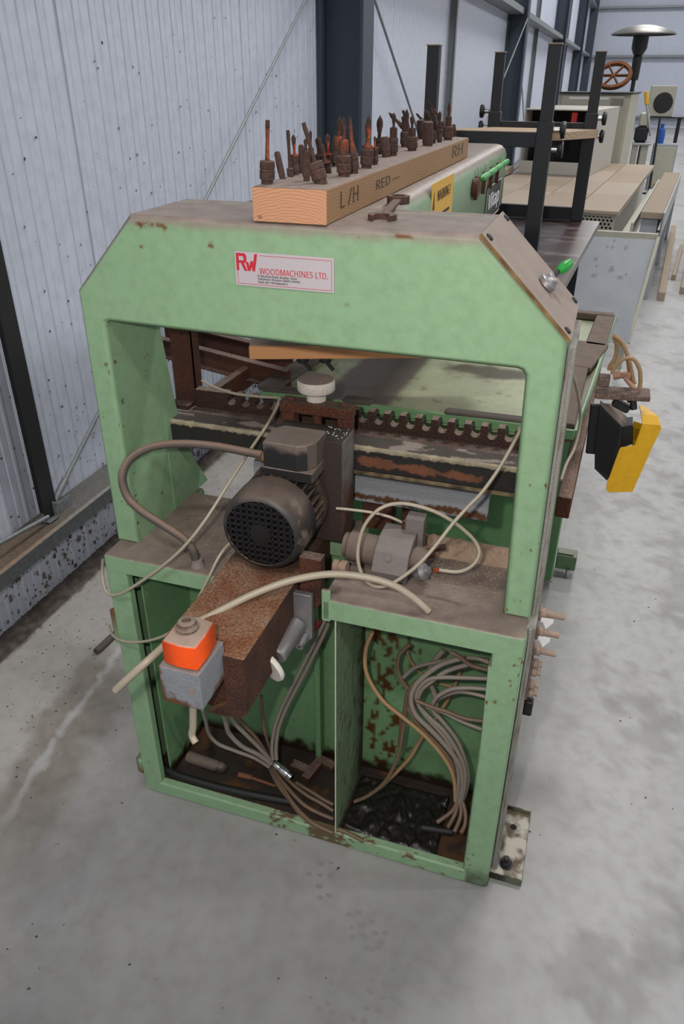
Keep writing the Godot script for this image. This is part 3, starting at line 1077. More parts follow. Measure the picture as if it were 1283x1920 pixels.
	b.box(Vector3(0.382, 0.019, -0.011), Vector3(0.764, 0.036, 0.022), 0.005)
	b.box(Vector3(0.762, 0.31, -0.13), Vector3(0.006, 0.62, 0.25), 0.002)
	b.box(Vector3(0.003, 0.31, -0.11), Vector3(0.006, 0.6, 0.2), 0.002)
	mk("base_cabinet", b, M.green_paint, mc, p_green, 0.0075)
	var ins := Geo.new()
	ins.box(Vector3(0.38, 0.31, -0.195), Vector3(0.76, 0.56, 0.008))
	ins.box(Vector3(0.053, 0.31, -0.112), Vector3(0.003, 0.55, 0.165))
	ins.box(Vector3(0.755, 0.31, -0.11), Vector3(0.004, 0.55, 0.17))
	ins.bar(Vector3(0.353, 0.03, -0.178), Vector3(0.353, 0.57, -0.178), 0.014, 0.025, Vector3.RIGHT, 0.002)
	ins.box(Vector3(0.145, 0.5, -0.15), Vector3(0.012, 0.14, 0.08), 0.002)
	mk("cabinet_lining", ins, M.green_paint, mc, p_inside, 0.009)
	var fl := Geo.new()
	fl.box(Vector3(0.38, 0.026, -0.1), Vector3(0.75, 0.012, 0.19))
	mk("cabinet_floor", fl, M.dirty, mc, func(p: Vector3, n: Vector3) -> Color: return lin(OIL).lerp(lin(Color(0.30, 0.19, 0.1)), smoothstep(0.1, 0.5, nf(p, 14.0) + smoothstep(0.6, 0.72, p.x) * 0.4)), 0.012)
	var dv := Geo.new()
	dv.box(Vector3(0.4490, 0.31, -0.096), Vector3(0.003, 0.56, 0.186), 0.0005)
	mk("divider_plate", dv, M.dirty, mc, p_divider, 0.008)

	# feet
	var ft := Geo.new()
	ft.box(Vector3(0.795, 0.017, -0.110), Vector3(0.066, 0.005, 0.165), 0.001)
	ft.box(Vector3(0.826, 0.0095, -0.110), Vector3(0.005, 0.019, 0.165), 0.001)
	ft.box(Vector3(0.795, 0.0095, -0.0295), Vector3(0.066, 0.019, 0.005), 0.001)
	ft.box(Vector3(0.795, 0.014, -0.1915), Vector3(0.066, 0.026, 0.004), 0.001)
	ft.box(Vector3(-0.018, 0.035, -0.055), Vector3(0.036, 0.045, 0.05), 0.002)
	var foot := mk("foot_bracket", ft, M.dirty, mc, func(p: Vector3, n: Vector3) -> Color:
		if p.x < 0.4: return lin(Color(0.40, 0.47, 0.36))
		if n.y > 0.5: return lin(Color(0.66, 0.64, 0.60)).lerp(lin(Color(0.32, 0.27, 0.2)), smoothstep(-0.1, 0.35, nf(p, 22.0) + smoothstep(-0.09, -0.16, p.z) * 0.3))
		return lin(Color(0.37, 0.40, 0.32)).lerp(lin(Color(0.16, 0.15, 0.12)), smoothstep(0.8, 0.77, p.x + 0.02 * nf(p, 20.0))), 0.008)
	var fb := Geo.new()
	fb.cyl(Vector3(0.793, 0.019, -0.054), Vector3(0.793, 0.022, -0.054), 0.0135, 16)
	screw(fb, Vector3(0.793, 0.021, -0.054), Vector3.UP, 0.011, 0.010)
	fb.cyl(Vector3(0.793, 0.028, -0.054), Vector3(0.793, 0.040, -0.054), 0.006, 10, 0.0015)
	mk("anchor_bolt", fb, M.steel_dark, foot)
	var fh := Geo.new()
	fh.cyl(Vector3(0.797, 0.0192, -0.146), Vector3(0.797, 0.0198, -0.146), 0.007, 12)
	mk("bolt_hole", fh, M.dark_void, foot)
	var hg := Geo.new()
	hg.cyl(Vector3(-0.003, 0.42, -0.006), Vector3(-0.003, 0.50, -0.006), 0.006, 10, 0.001)
	hg.cyl(Vector3(-0.003, 0.055, -0.006), Vector3(-0.003, 0.09, -0.006), 0.006, 10, 0.001)
	mk("hinge", hg, M.green_paint, mc, func(p: Vector3, n: Vector3) -> Color: return lin(GREEN) if p.y < 0.47 and p.y > 0.06 else lin(Color(0.42, 0.26, 0.15)))

	# --- cross rail, slotted rack and the parts fixed to it
	var ra := Geo.new()
	ra.box(Vector3(0.375, 0.7935, -0.236), Vector3(0.71, 0.047, 0.052), 0.0025)
	mk("cross_rail", ra, M.dirty, mc, p_bar, 0.008)
	var lip := Geo.new()
	lip.box(Vector3(0.56, 0.766, -0.214), Vector3(0.30, 0.008, 0.012), 0.002)
	mk("rail_lip", lip, M.dirty, mc, func(p: Vector3, n: Vector3) -> Color: return lin(Color(0.50, 0.44, 0.34)).lerp(lin(Color(0.25, 0.19, 0.14)), clampf(0.5 + nf(p, 40.0), 0, 1)), 0.01)
	var gc := Geo.new()
	gc.box(Vector3(0.43, 0.7125, -0.243), Vector3(0.46, 0.048, 0.006), 0.002)
	gc.box(Vector3(0.43, 0.738, -0.262), Vector3(0.46, 0.004, 0.04), 0.001)
	mk("grey_channel", gc, M.dirty, mc, func(p: Vector3, n: Vector3) -> Color:
		var k := absf(p.y - 0.7 + (p.x - 0.54) * 0.02 - 0.006 * nf(p, 22.0))
		return lin(Color(0.56, 0.575, 0.60)).lerp(lin(Color(0.33, 0.2, 0.11)), smoothstep(0.009, 0.005, k + 0.006 * nf(p, 80.0)) * (1.0 if p.x > 0.42 else smoothstep(0.1, 0.3, nf(p, 20.0)))), 0.006)
	var ro := PackedVector2Array()
	ro.append_array([Vector2(0.715, 0.77), Vector2(0.715, 0.834), Vector2(0.685, 0.834)])
	var kx := 0.6735
	while kx > 0.09:
		for i in 9:
			var a := -0.55 + (PI + 1.1) * i / 8.0
			ro.append(Vector2(kx + 0.0095 * cos(a), 0.8185 - 0.0095 * sin(a)))
		if kx - 0.031 > 0.09:
			ro.append_array([Vector2(kx - 0.0096, 0.834), Vector2(kx - 0.0214, 0.834)])
		kx -= 0.031
	ro.append_array([Vector2(kx + 0.0214, 0.834), Vector2(0.035, 0.834), Vector2(0.035, 0.77)])
	var rk := Geo.new()
	rk.prism(ro, -0.354, -0.333, 0.0)
	mk("slotted_rack", rk, M.rusty, mc, func(p: Vector3, n: Vector3) -> Color:
		if n.y > 0.35: return lin(Color(0.58, 0.51, 0.46)) * (1.0 + 0.2 * nf(p, 60.0))
		return lin(Color(0.275, 0.19, 0.165)) * (1.0 + 0.25 * nf(p, 30.0)))
	var pk := Geo.new()
	pk.box(Vector3(0.37, 0.79, -0.300), Vector3(0.68, 0.012, 0.07), 0.002)
	mk("rack_shelf", pk, M.rusty, mc, p_rust, 0.03)

	# rusty post and fence rails at the left
	var ps := Geo.new()
	ps.box(Vector3(0.0125, 0.905, -0.336), Vector3(0.045, 0.215, 0.010), 0.001)
	ps.box(Vector3(0.03, 0.905, -0.35), Vector3(0.010, 0.215, 0.035), 0.001)
	ps.box(Vector3(0.01, 0.803, -0.322), Vector3(0.045, 0.01, 0.035), 0.001)
	ps.cyl(Vector3(0.012, 0.993, -0.3305), Vector3(0.012, 0.993, -0.3295), 0.0035, 10)
	mk("rusty_post", ps, M.rusty, mc, p_rust, 0.02)
	var fr := Geo.new()
	for k in 2:
		var o := Vector3(-0.03 * k, 0.012 * k, -0.09 * k)
		var a: Vector3 = Vector3(-0.2194, 0.8167, -0.62) + o
		var z: Vector3 = Vector3(0.1786, 0.8137, -0.5) + o
		fr.bar(a, z, 0.045, 0.006, Vector3.UP, 0.001)
		fr.bar(a + Vector3(0, 0.022, 0.008), z + Vector3(0, 0.022, 0.008), 0.004, 0.02, Vector3.UP, 0.001)
		fr.bar(a + Vector3(0, -0.022, 0.008), z + Vector3(0, -0.022, 0.008), 0.004, 0.02, Vector3.UP, 0.001)
	fr.bar(Vector3(0.0214, 0.774, -0.42), Vector3(0.0663, 0.8031, -0.56), 0.045, 0.02, Vector3.UP, 0.002)
	mk("fence_rails", fr, M.rusty, mc, func(p: Vector3, n: Vector3) -> Color: return p_rust(p, n).lerp(lin(Color(0.60, 0.34, 0.18)), 0.35 if n.z < -0.3 else 0.0), 0.03)
	# pine hold-down board under the header
	var pb := Geo.new()
	var pa0: Vector3 = Vector3(0.154, 0.9185, -0.35)
	var pdir := Vector3(0.94, 0, -0.34)
	pb.bar(pa0, pa0 + pdir * 0.5, 0.0255, 0.011, Vector3.UP, 0.0015)
	pb.bar(pa0 + Vector3(-0.02, 0.008, -0.06), pa0 + Vector3(-0.02, 0.008, -0.06) + pdir * 0.5, 0.009, 0.11, Vector3.UP, 0.001)
	var board := mk("pine_board", pb, mat("pine_edge", Color(0.86, 0.62, 0.42), 0.6, 0.0, M.wood_tex, 9.0), mc)
	var pd := Geo.new()
	pd.bar(pa0 + Vector3(-0.02, 0.0132, -0.057), pa0 + Vector3(-0.02, 0.0132, -0.057) + pdir * 0.5, 0.001, 0.115, Vector3.UP, 0.0)
	mk("dust_cover", pd, M.dirty, board, func(p: Vector3, n: Vector3) -> Color: return lin(Color(0.55, 0.48, 0.43)))
	for k in 2:
		var cp := Geo.new()
		var c := pa0 + pdir * (0.10 + 0.045 * k) + Vector3(0, -0.024, -0.014)
		cp.cyl(c, c + Vector3(0, 0.012, 0), 0.013, 12, 0.002)
		cp.cyl(c + Vector3(0.006, 0.0, 0.006), c + Vector3(0.02, -0.012, 0.01), 0.004, 8)
		mk("clamp_pad", cp, M.steel_dark, mc)

	# table behind the arch
	var tb := Geo.new()
	tb.prism(PackedVector2Array([Vector2(0.135, 0.44), Vector2(0.79, 0.428), Vector2(0.852, 1.29), Vector2(0.16, 1.29)]), 0.0, 0.012)
	var tbl := Geo.new()
	for i in tb.p.size():
		tbl.p.append(Vector3(tb.p[i].x, 0.783 + tb.p[i].z, -tb.p[i].y))
		tbl.n.append(Vector3(tb.n[i].x, tb.n[i].z, -tb.n[i].y))
	mk("table_top", tbl, M.smooth, mc, p_tabletop, 0.016)
	var te := Geo.new()
	te.bar(Vector3(0.140, 0.8035, -0.424), Vector3(0.787, 0.8035, -0.418), 0.020, 0.008, Vector3.UP, 0.002)
	te.bar(Vector3(0.787, 0.793, -0.43), Vector3(0.850, 0.793, -1.285), 0.03, 0.006, Vector3.UP, 0.001)
	mk("table_edge", te, M.green_paint, mc, func(p: Vector3, n: Vector3) -> Color: return dusty(lin(Color(0.44, 0.60, 0.43)) * (1.0 + 0.15 * nf(p, 30.0)), p, n, 0.25), 0.012)
	var tr := Geo.new()
	tr.bar(Vector3(0.757, 0.806, -0.45), Vector3(0.768, 0.806, -0.8), 0.055, 0.014, Vector3.RIGHT, 0.003)
	tr.bar(Vector3(0.764, 0.807, -0.8), Vector3(0.80, 0.807, -1.0), 0.075, 0.014, Vector3.RIGHT, 0.003)
	tr.bar(Vector3(0.805, 0.807, -0.98), Vector3(0.825, 0.807, -1.285), 0.05, 0.014, Vector3.RIGHT, 0.003)
	tr.bar(Vector3(0.3, 0.807, -1.28), Vector3(0.845, 0.807, -1.28), 0.02, 0.03, Vector3.UP, 0.003)
	mk("table_rim", tr, M.dirty, mc, func(p: Vector3, n: Vector3) -> Color: return lin(Color(0.415, 0.355, 0.31)) * (1.0 + 0.3 * nf(p, 26.0)), 0.014)
	for s in [[Vector3(0.148, 0.812, -0.435), Vector3(0.185, 0.812, -0.78), 0.05], [Vector3(0.142, 0.814, -0.432), Vector3(0.232, 0.814, -0.436), 0.028], [Vector3(0.325, 0.814, -0.427), Vector3(0.388, 0.814, -0.429), 0.026], [Vector3(0.535, 0.813, -0.43), Vector3(0.70, 0.813, -0.432), 0.026]]:
		var sg := Geo.new()
		sg.bar(s[0], s[1], s[2], 0.013, Vector3.UP.cross(s[1] - s[0]), 0.005)
		mk("guide_strip", sg, M.dirty, mc, func(p: Vector3, n: Vector3) -> Color: return lin(Color(0.31, 0.285, 0.265)) * (1.0 + 0.3 * nf(p, 30.0)), 0.015)
	var rr := Geo.new()
	rr.bar(Vector3(0.7885, 0.655, -0.40), Vector3(0.822, 0.745, -1.2), 0.05, 0.028, Vector3.UP, 0.002)
	mk("support_rail", rr, M.rusty, mc, func(p: Vector3, n: Vector3) -> Color:
		if n.y > 0.6: return lin(Color(0.60, 0.51, 0.46)) * (1.0 + 0.3 * nf(p, 45.0))
		return lin(Color(0.40, 0.23, 0.155)) * (1.0 + 0.3 * nf(p, 30.0)), 0.015)
	# rear body, legs and pedestal
	var rb := Geo.new()
	rb.box(Vector3(0.44, 0.42, -0.76), Vector3(0.6, 0.6, 0.02), 0.004)
	rb.box(Vector3(0.70, 0.40, -1.15), Vector3(0.2, 0.75, 0.14), 0.006)
	rb.box(Vector3(0.3, 0.39, -1.12), Vector3(0.2, 0.78, 0.2), 0.006)
	rb.box(Vector3(0.34, 0.52, -1.24), Vector3(0.2, 1.04, 0.08), 0.006)
	rb.box(Vector3(0.02, 0.3, -0.3), Vector3(0.04, 0.62, 0.05), 0.004)
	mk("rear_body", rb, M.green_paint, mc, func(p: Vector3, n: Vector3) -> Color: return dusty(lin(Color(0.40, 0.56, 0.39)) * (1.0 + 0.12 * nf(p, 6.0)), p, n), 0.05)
	var rf := Geo.new()
	rf.box(Vector3(0.835, 0.048, -1.19), Vector3(0.062, 0.052, 0.05), 0.003)
	rf.box(Vector3(0.83, 0.077, -1.18), Vector3(0.05, 0.006, 0.02), 0.002)
	mk("rear_foot", rf, M.green_paint, mc, func(p: Vector3, n: Vector3) -> Color: return lin(Color(0.42, 0.53, 0.39)).lerp(lin(DUST) * 0.6, 0.7 if n.y > 0.6 else 0.0))
	var rbt := Geo.new()
	rbt.cyl(Vector3(0.8451, 0, -1.1593), Vector3(0.8451, 0, -1.1593) + Vector3(0, 0.03, 0), 0.007, 8)
	mk("levelling_bolt", rbt, M.bright_metal, mc)

	# --- overhead beam running back from the header
	var bm := Geo.new()
	bm.prism(PackedVector2Array([Vector2(0.22, 1.04), Vector2(0.456, 1.04), Vector2(0.456, 1.185), Vector2(0.450, 1.199), Vector2(0.438, 1.209), Vector2(0.42, 1.2125), Vector2(0.22, 1.2125)]), -1.66, -0.228, 0.004, true)
	mk("overhead_beam", bm, M.green_paint, mc, func(p: Vector3, n: Vector3) -> Color:
		var c := lin(Color(0.50, 0.605, 0.48)) * (1.0 + 0.1 * nf(p, 5.0))
		if n.x > 0.6 and p.z < -1.0:
			var k := nf(Vector3(p.x, p.y * 0.15, p.z), 45.0)
			c = c.lerp(lin(Color(0.3, 0.3, 0.2)), smoothstep(0.1, 0.5, k) * smoothstep(1.06, 1.18, p.y))
		return dusty(c, p, n), 0.02)
	var fx := Basis(Vector3(0, 0, -1), Vector3.UP, Vector3.RIGHT)
	var ws := Geo.new()
	ws.box(Vector3(0.4566, 1.1305, -0.665), Vector3(0.0012, 0.165, 0.215), 0.0003)
	var stick := mk("warning_sticker", ws, M.yellow, mc)
	var xs := 0.4575
	lettering("WARNING !", Vector3(xs, 1.186, -0.675), fx, 0.135, 0.020, M.print_black, stick)
	var tg := Geo.new()
	tg.prism(PackedVector2Array([Vector2(0.585, 1.165), Vector2(0.567, 1.165), Vector2(0.576, 1.198)]), 0.457, 0.4577)
	var tgx := Geo.new()
	for i in tg.p.size():
		tgx.p.append(Vector3(tg.p[i].z, tg.p[i].y, -tg.p[i].x))
		tgx.n.append(Vector3(tg.n[i].z, tg.n[i].y, -tg.n[i].x))
	mk("triangle", tgx, M.print_black, stick)
	for k in 5:
		var ln := Geo.new()
		ln.box(Vector3(xs, 1.148 - 0.018 * k, -0.665 + (0.01 if k == 2 else 0.0)), Vector3(0.0004, 0.006, 0.15 - 0.02 * (k % 3)), 0.0)
		mk("print_line", ln, M.print_black, stick)
	var vp := Geo.new()
	vp.box(Vector3(0.4575, 1.08, -1.43), Vector3(0.003, 0.098, 0.285), 0.0008)
	var vpl := mk("maker_plate", vp, M.black_plastic, mc)
	var vr := Geo.new()
	for s in [-1, 1]:
		vr.box(Vector3(0.4592, 1.08 + 0.0455 * s, -1.43), Vector3(0.0006, 0.003, 0.28), 0.0)
		vr.box(Vector3(0.4592, 1.08, -1.43 + 0.1385 * s), Vector3(0.0006, 0.094, 0.003), 0.0)
	mk("border", vr, M.print_white, vpl)
	lettering("Vitap", Vector3(0.4594, 1.078, -1.43), fx, 0.22, 0.058, M.print_white, vpl, true)
	var nt := Geo.new()
	nt.box(Vector3(0.4566, 1.142, -1.50), Vector3(0.001, 0.04, 0.045), 0.0002)
	var ntl := mk("number_tag", nt, M.white_plastic, mc)
	lettering("11", Vector3(0.4573, 1.142, -1.50), fx, 0.026, 0.024, M.print_black, ntl, true)
	var br := Geo.new()
	br.cyl(Vector3(0.456, 1.155, -1.04), Vector3(0.472, 1.155, -1.04), 0.022, 14, 0.003)
	mk("pivot_boss", br, M.rusty, mc, p_rust)
	for k in 4:
		var z := -1.10 - 0.125 * k
		var hv := Geo.new()
		hv.cyl(Vector3(0.458, 1.172, z + 0.03), Vector3(0.474, 1.172, z + 0.02), 0.006, 8)
		hv.bar(Vector3(0.463, 1.125, z + 0.05), Vector3(0.463, 1.165, z + 0.045), 0.01, 0.01, Vector3.RIGHT, 0.001)
		var hm := mk("lever", hv, M.rusty, mc, p_rust)
		var hk := Geo.new()
		hk.turned(Vector3(0.470, 1.172, z + 0.03), Vector3(0.478, 1.1755, z - 0.07), [Vector2(0, 0), Vector2(0.005, 0.002), Vector2(0.0085, 0.025), Vector2(0.0085, 0.06), Vector2(0.0065, 0.085), Vector2(0.004, 0.095), Vector2(0, 0.097)], 12)
		mk("grip", hk, M.lever_green, hm)

	build_drive(mc)
	build_hoses(mc)
	# fittings on the right-hand side
	for f in [[Vector3(0.7714, 0.6065, -0.11), 0.030, 1, true], [Vector3(0.7693, 0.5671, -0.11), 0.026, 1, true], [Vector3(0.77, 0.526, -0.11), 0.026, 1, false], [Vector3(0.7693, 0.4997, -0.105), 0.012, 0, false], [Vector3(0.7697, 0.4856, -0.1), 0.013, 0, false], [Vector3(0.7686, 0.4567, -0.1), 0.013, 0, false], [Vector3(0.7682, 0.4375, -0.1), 0.014, 0, false]]:
		var a: Vector3 = f[0]
		a.x = 0.777
		var ff := Geo.new()
		ff.box(a + Vector3(0.001, 0, 0), Vector3(0.004, 0.022, 0.022), 0.001)
		ff.turned(a, a + Vector3.RIGHT, [Vector2(0, 0), Vector2(0.010, 0), Vector2(0.010, 0.011), Vector2(0.0065, 0.013), Vector2(0.0065, 0.015 + f[1] * 0.3), Vector2(0, 0.015 + f[1] * 0.3)], 6)
		if f[2] == 1:
			ff.cyl(a + Vector3(0.012, 0, 0), a + Vector3(0.012 + f[1], -0.001, 0), 0.0052, 10, 0.001)
		var fm := mk("hose_fitting", ff, M.dirty, mc, func(p: Vector3, n: Vector3) -> Color: return lin(Color(0.58, 0.50, 0.45)) * (1.0 + 0.3 * nf(p, 90.0)))
		if f[3]:
			var tp := Geo.new()
			tp.tri(a + Vector3(0.006, -0.007, 0.012), a + Vector3(0.024, -0.008, 0.012), a + Vector3(0.014, -0.020, 0.016), Vector3.BACK, Vector3.BACK, Vector3.BACK)
			tp.bar(a + Vector3(0.004, -0.006, 0.011), a + Vector3(0.024, -0.007, 0.010), 0.009, 0.001, Vector3.UP, 0.0)
			mk("torn_tape", tp, M.print_white, fm)
	var bs := Geo.new()
	bs.box(Vector3(0.7779, 0.4043, -0.1) + Vector3(0.006, 0, 0), Vector3(0.017, 0.034, 0.02), 0.003)
	mk("black_switch", bs, M.black_plastic, mc)
	# bracket that carries the foot pedal
	var bk := Geo.new()
	bk.bar(Vector3(0.8152, 0.8271, -0.6), Vector3(0.9199, 0.8331, -0.6), 0.055, 0.010, Vector3.BACK, 0.002)
	bk.box(Vector3(0.8275, 0.854, -0.6), Vector3(0.022, 0.022, 0.024), 0.002)
	mk("pedal_bracket", bk, M.rusty, mc, func(p: Vector3, n: Vector3) -> Color: return lin(Color(0.47, 0.40, 0.375)) * (1.0 + 0.35 * nf(p, 60.0)), 0.012)
	var hl := Geo.new()
	hl.cyl(Vector3(0.8432, 0.8649, -0.6), Vector3(0.8578, 0.8699, -0.6), 0.008, 10, 0.001)
	hl.bar(Vector3(0.8578, 0.8699, -0.6), Vector3(0.876, 0.8709, -0.59), 0.014, 0.012, Vector3.UP, 0.004)
	hl.bar(Vector3(0.8654, 0.8675, -0.59), Vector3(0.8874, 0.8524, -0.57), 0.012, 0.008, Vector3.BACK, 0.003)
	mk("clamp_lever", hl, M.dirty, mc, func(p: Vector3, n: Vector3) -> Color: return lin(Color(0.62, 0.47, 0.40)))


func build_drive(mc: Node) -> void:
	# rust-brown box arm sticking out of the front
	var a := Geo.new()
	a.prism(PackedVector2Array([Vector2(0.245, 0.655), Vector2(0.245, 0.542), Vector2(0.256, 0.534), Vector2(0.366, 0.534), Vector2(0.378, 0.547), Vector2(0.380, 0.655)]), -0.2, 0.196, 0.0006)
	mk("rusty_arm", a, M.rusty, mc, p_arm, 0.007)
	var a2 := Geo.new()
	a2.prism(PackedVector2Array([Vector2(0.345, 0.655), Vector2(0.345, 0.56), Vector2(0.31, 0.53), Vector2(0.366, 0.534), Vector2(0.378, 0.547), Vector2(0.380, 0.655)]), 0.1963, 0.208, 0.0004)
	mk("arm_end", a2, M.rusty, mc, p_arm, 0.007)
	var hook := Geo.new()
	hook.prism(PackedVector2Array([Vector2(0.384, 0.70), Vector2(0.384, 0.595), Vector2(0.408, 0.595), Vector2(0.422, 0.612), Vector2(0.422, 0.70)]), -0.03, -0.008, 0.001)
	mk("slide_stop", hook, M.rusty, mc, p_rust, 0.01)
	# grey pneumatic bracket below the arm
	var ab := Geo.new()
	ab.prism(PackedVector2Array([Vector2(0.378, 0.64), Vector2(0.378, 0.56), Vector2(0.384, 0.535), Vector2(0.40, 0.535), Vector2(0.412, 0.55), Vector2(0.412, 0.64)]), 0.0, 0.012, 0.002)
	mk("bearing_bracket", ab, M.aluminium, mc)
	var cy := Geo.new()
	cy.cyl(Vector3(0.385, 0.575, 0.01), Vector3(0.375, 0.56, 0.085), 0.018, 14, 0.003)
	cy.turned(Vector3(0.398, 0.552, 0.012), Vector3(0.398, 0.549, 0.035), [Vector2(0, 0), Vector2(0.009, 0), Vector2(0.009, 0.014), Vector2(0.007, 0.018), Vector2(0.007, 0.026), Vector2(0.004, 0.026), Vector2(0.004, 0.02), Vector2(0, 0.02)], 12)
	mk("cylinder", cy, M.aluminium, mc)
	var dk := Geo.new()
	dk.turned(Vector3(0.372, 0.552, 0.095), Vector3(0.36, 0.545, 0.12), [Vector2(0, 0), Vector2(0.03, 0), Vector2(0.032, 0.004), Vector2(0.03, 0.009), Vector2(0, 0.01)], 20)
	mk("white_disc", dk, M.white_plastic, mc)

	# switch box on the end of the arm
	var sb := Geo.new()
	sb.box(Vector3(0.3135, 0.642, 0.238), Vector3(0.064, 0.066, 0.078), 0.002)
	var box := mk("switch_box", sb, M.dirty, mc, func(p: Vector3, n: Vector3) -> Color:
		if n.y > 0.7: return lin(Color(0.52, 0.48, 0.46))
		var c := lin(Color(0.50, 0.515, 0.54)) * (1.0 + 0.1 * nf(p, 20.0))
		var k := smoothstep(0.629, 0.612, p.y + (p.x - 0.3) * 0.25 + 0.012 * nf(p, 45.0)) + smoothstep(0.289, 0.284, p.x + 0.006 * nf(p, 50.0))
		if n.x > 0.7: k = smoothstep(0.62, 0.60, p.y + (p.z - 0.25) * 0.3 + 0.01 * nf(p, 40.0))
		return c.lerp(lin(Color(0.36, 0.22, 0.11)), clampf(k, 0.0, 1.0)), 0.004)
	var bsx := Geo.new()
	bsx.cyl(Vector3(0.331, 0.642, 0.2768), Vector3(0.331, 0.642, 0.2776), 0.0055, 14, 0.0002)
	mk("cover_screw", bsx, M.dirty, box, func(p: Vector3, n: Vector3) -> Color: return lin(Color(0.55, 0.48, 0.45)))
	var og := Geo.new()
	og.prism(PackedVector2Array([Vector2(0.291, -0.2725), Vector2(0.317, -0.276), Vector2(0.3425, -0.2735), Vector2(0.3435, -0.245), Vector2(0.3410, -0.213), Vector2(0.316, -0.209), Vector2(0.2915, -0.212)]), 0.678, 0.720, 0.003, true)
	for i in og.p.size():
		og.p[i] = Vector3(og.p[i].x, og.p[i].z, -og.p[i].y)
		og.n[i] = Vector3(og.n[i].x, og.n[i].z, -og.n[i].y)
	mk("orange_cover", og, M.smooth, box, func(p: Vector3, n: Vector3) -> Color:
		return lin(Color(0.95, 0.33, 0.06)).lerp(lin(Color(0.60, 0.52, 0.48)), smoothstep(0.45, 0.8, n.y + 0.25 * nf(p, 50.0))), 0.006)
	var bt := Geo.new()
	bt.turned(Vector3(0.312, 0.719, 0.238), Vector3(0.312, 1, 0.238), [Vector2(0, 0), Vector2(0.0165, 0), Vector2(0.0165, 0.005), Vector2(0.0135, 0.007), Vector2(0.0125, 0.010), Vector2(0.0125, 0.013), Vector2(0.0105, 0.0145), Vector2(0.0065, 0.0145), Vector2(0.0065, 0.008), Vector2(0, 0.008)], 20)
	mk("push_button", bt, M.dirty, box, func(p: Vector3, n: Vector3) -> Color: return lin(Color(0.50, 0.43, 0.39)).lerp(lin(Color(0.33, 0.26, 0.22)), clampf(0.5 + nf(p, 90.0), 0, 1) if n.y < 0.7 else 0.0))
	hose([Vector3(0.318, 0.612, 0.25), Vector3(0.317, 0.598, 0.255), Vector3(0.3086, 0.5431, 0.25), Vector3(0.3045, 0.5217, 0.25), Vector3(0.3125, 0.5125, 0.255)], 0.0055, "hose", box, "cable_stub")

	# motor: ribbed body, fan cowl with a square-hole grille, terminal box
	var c := Vector3(0.320, 0.7365, 0.0)
	var mb := Geo.new()
	mb.turned(c + Vector3(0, 0, -0.132), c + Vector3(0, 0, -0.02), [Vector2(0, 0), Vector2(0.074, 0), Vector2(0.075, 0.004), Vector2(0.074, 0.016), Vector2(0.068, 0.019), Vector2(0.057, 0.022), Vector2(0.056, 0.1), Vector2(0, 0.1)], 28)
	for k in 30:
		var a0 := TAU * k / 30
		var d := Vector3(cos(a0), sin(a0), 0)
		mb.bar(c + d * 0.064 + Vector3(0, 0, -0.12), c + d * 0.064 + Vector3(0, 0, -0.03), 0.0034, 0.018, Vector3(-d.y, d.x, 0), 0.0008)
	mk("motor_body", mb, M.dirty, mc, func(p: Vector3, n: Vector3) -> Color:
		var r := Vector2(p.x - 0.32, p.y - 0.7365).length()
		return lin(Color(0.15, 0.125, 0.11)).lerp(lin(Color(0.46, 0.37, 0.30)), smoothstep(0.064, 0.071, r) * clampf(0.45 + 0.9 * nf(p, 30.0), 0.05, 0.9) * (0.5 + 0.5 * n.y)), 0.02)
	var cw := Geo.new()
	cw.turned(c + Vector3(0, 0, -0.07), c + Vector3(0, 0, 0.01), [Vector2(0.066, 0.0), Vector2(0.0725, 0.0), Vector2(0.0738, 0.003), Vector2(0.0738, 0.042), Vector2(0.0728, 0.054), Vector2(0.0695, 0.064), Vector2(0.065, 0.0695), Vector2(0.0605, 0.071), Vector2(0.0595, 0.068), Vector2(0.0595, 0.055), Vector2(0.0, 0.055)], 44)
	var cowl := mk("fan_cowl", cw, M.smooth, mc, func(p: Vector3, n: Vector3) -> Color:
		if Vector2(p.x - 0.32, p.y - 0.7365).length() < 0.0597: return lin(Color(0.05, 0.05, 0.05))
		var b := lin(Color(0.165, 0.16, 0.16))
		var k := smoothstep(0.0, 1.1, n.y + 0.5 * nf(p, 16.0)) * 0.62
		var w := smoothstep(0.15, 0.4, nf(p + Vector3(2, 0, 0), 22.0)) * smoothstep(0.2, 0.7, n.x) * 0.8
		return b.lerp(lin(Color(0.50, 0.43, 0.39)), clampf(maxf(k, w), 0, 1)), 0.007)
	var gr := Geo.new()
	for k in range(-5, 6):
		var o := k * 0.0108
		var l := sqrt(maxf(0.0, 0.0598 * 0.0598 - o * o))
		gr.bar(c + Vector3(o, -l, -0.001), c + Vector3(o, l, -0.001), 0.0042, 0.003, Vector3.RIGHT, 0.0006)
		gr.bar(c + Vector3(-l, o, -0.001), c + Vector3(l, o, -0.001), 0.0046, 0.003, Vector3.UP, 0.0006)
	gr.turned(c + Vector3(0, 0, -0.004), c + Vector3(0, 0, 1), [Vector2(0, 0), Vector2(0.019, 0.0), Vector2(0.0185, 0.0045), Vector2(0, 0.0052)], 20)
	mk("grille", gr, M.black_plastic, cowl)
	var tbx := Geo.new()
	tbx.prism(PackedVector2Array([Vector2(0.298, 0.128), Vector2(0.304, 0.077), Vector2(0.364, 0.074), Vector2(0.380, 0.083), Vector2(0.390, 0.100), Vector2(0.390, 0.150), Vector2(0.318, 0.150), Vector2(0.312, 0.148)]), 0.820, 0.868, 0.003)
	for i in tbx.p.size():
		tbx.p[i] = Vector3(tbx.p[i].x - 0.006, tbx.p[i].z, -tbx.p[i].y)
		tbx.n[i] = Vector3(tbx.n[i].x, tbx.n[i].z, -tbx.n[i].y)
	tbx.box(Vector3(0.338, 0.811, -0.112), Vector3(0.094, 0.020, 0.075), 0.002)
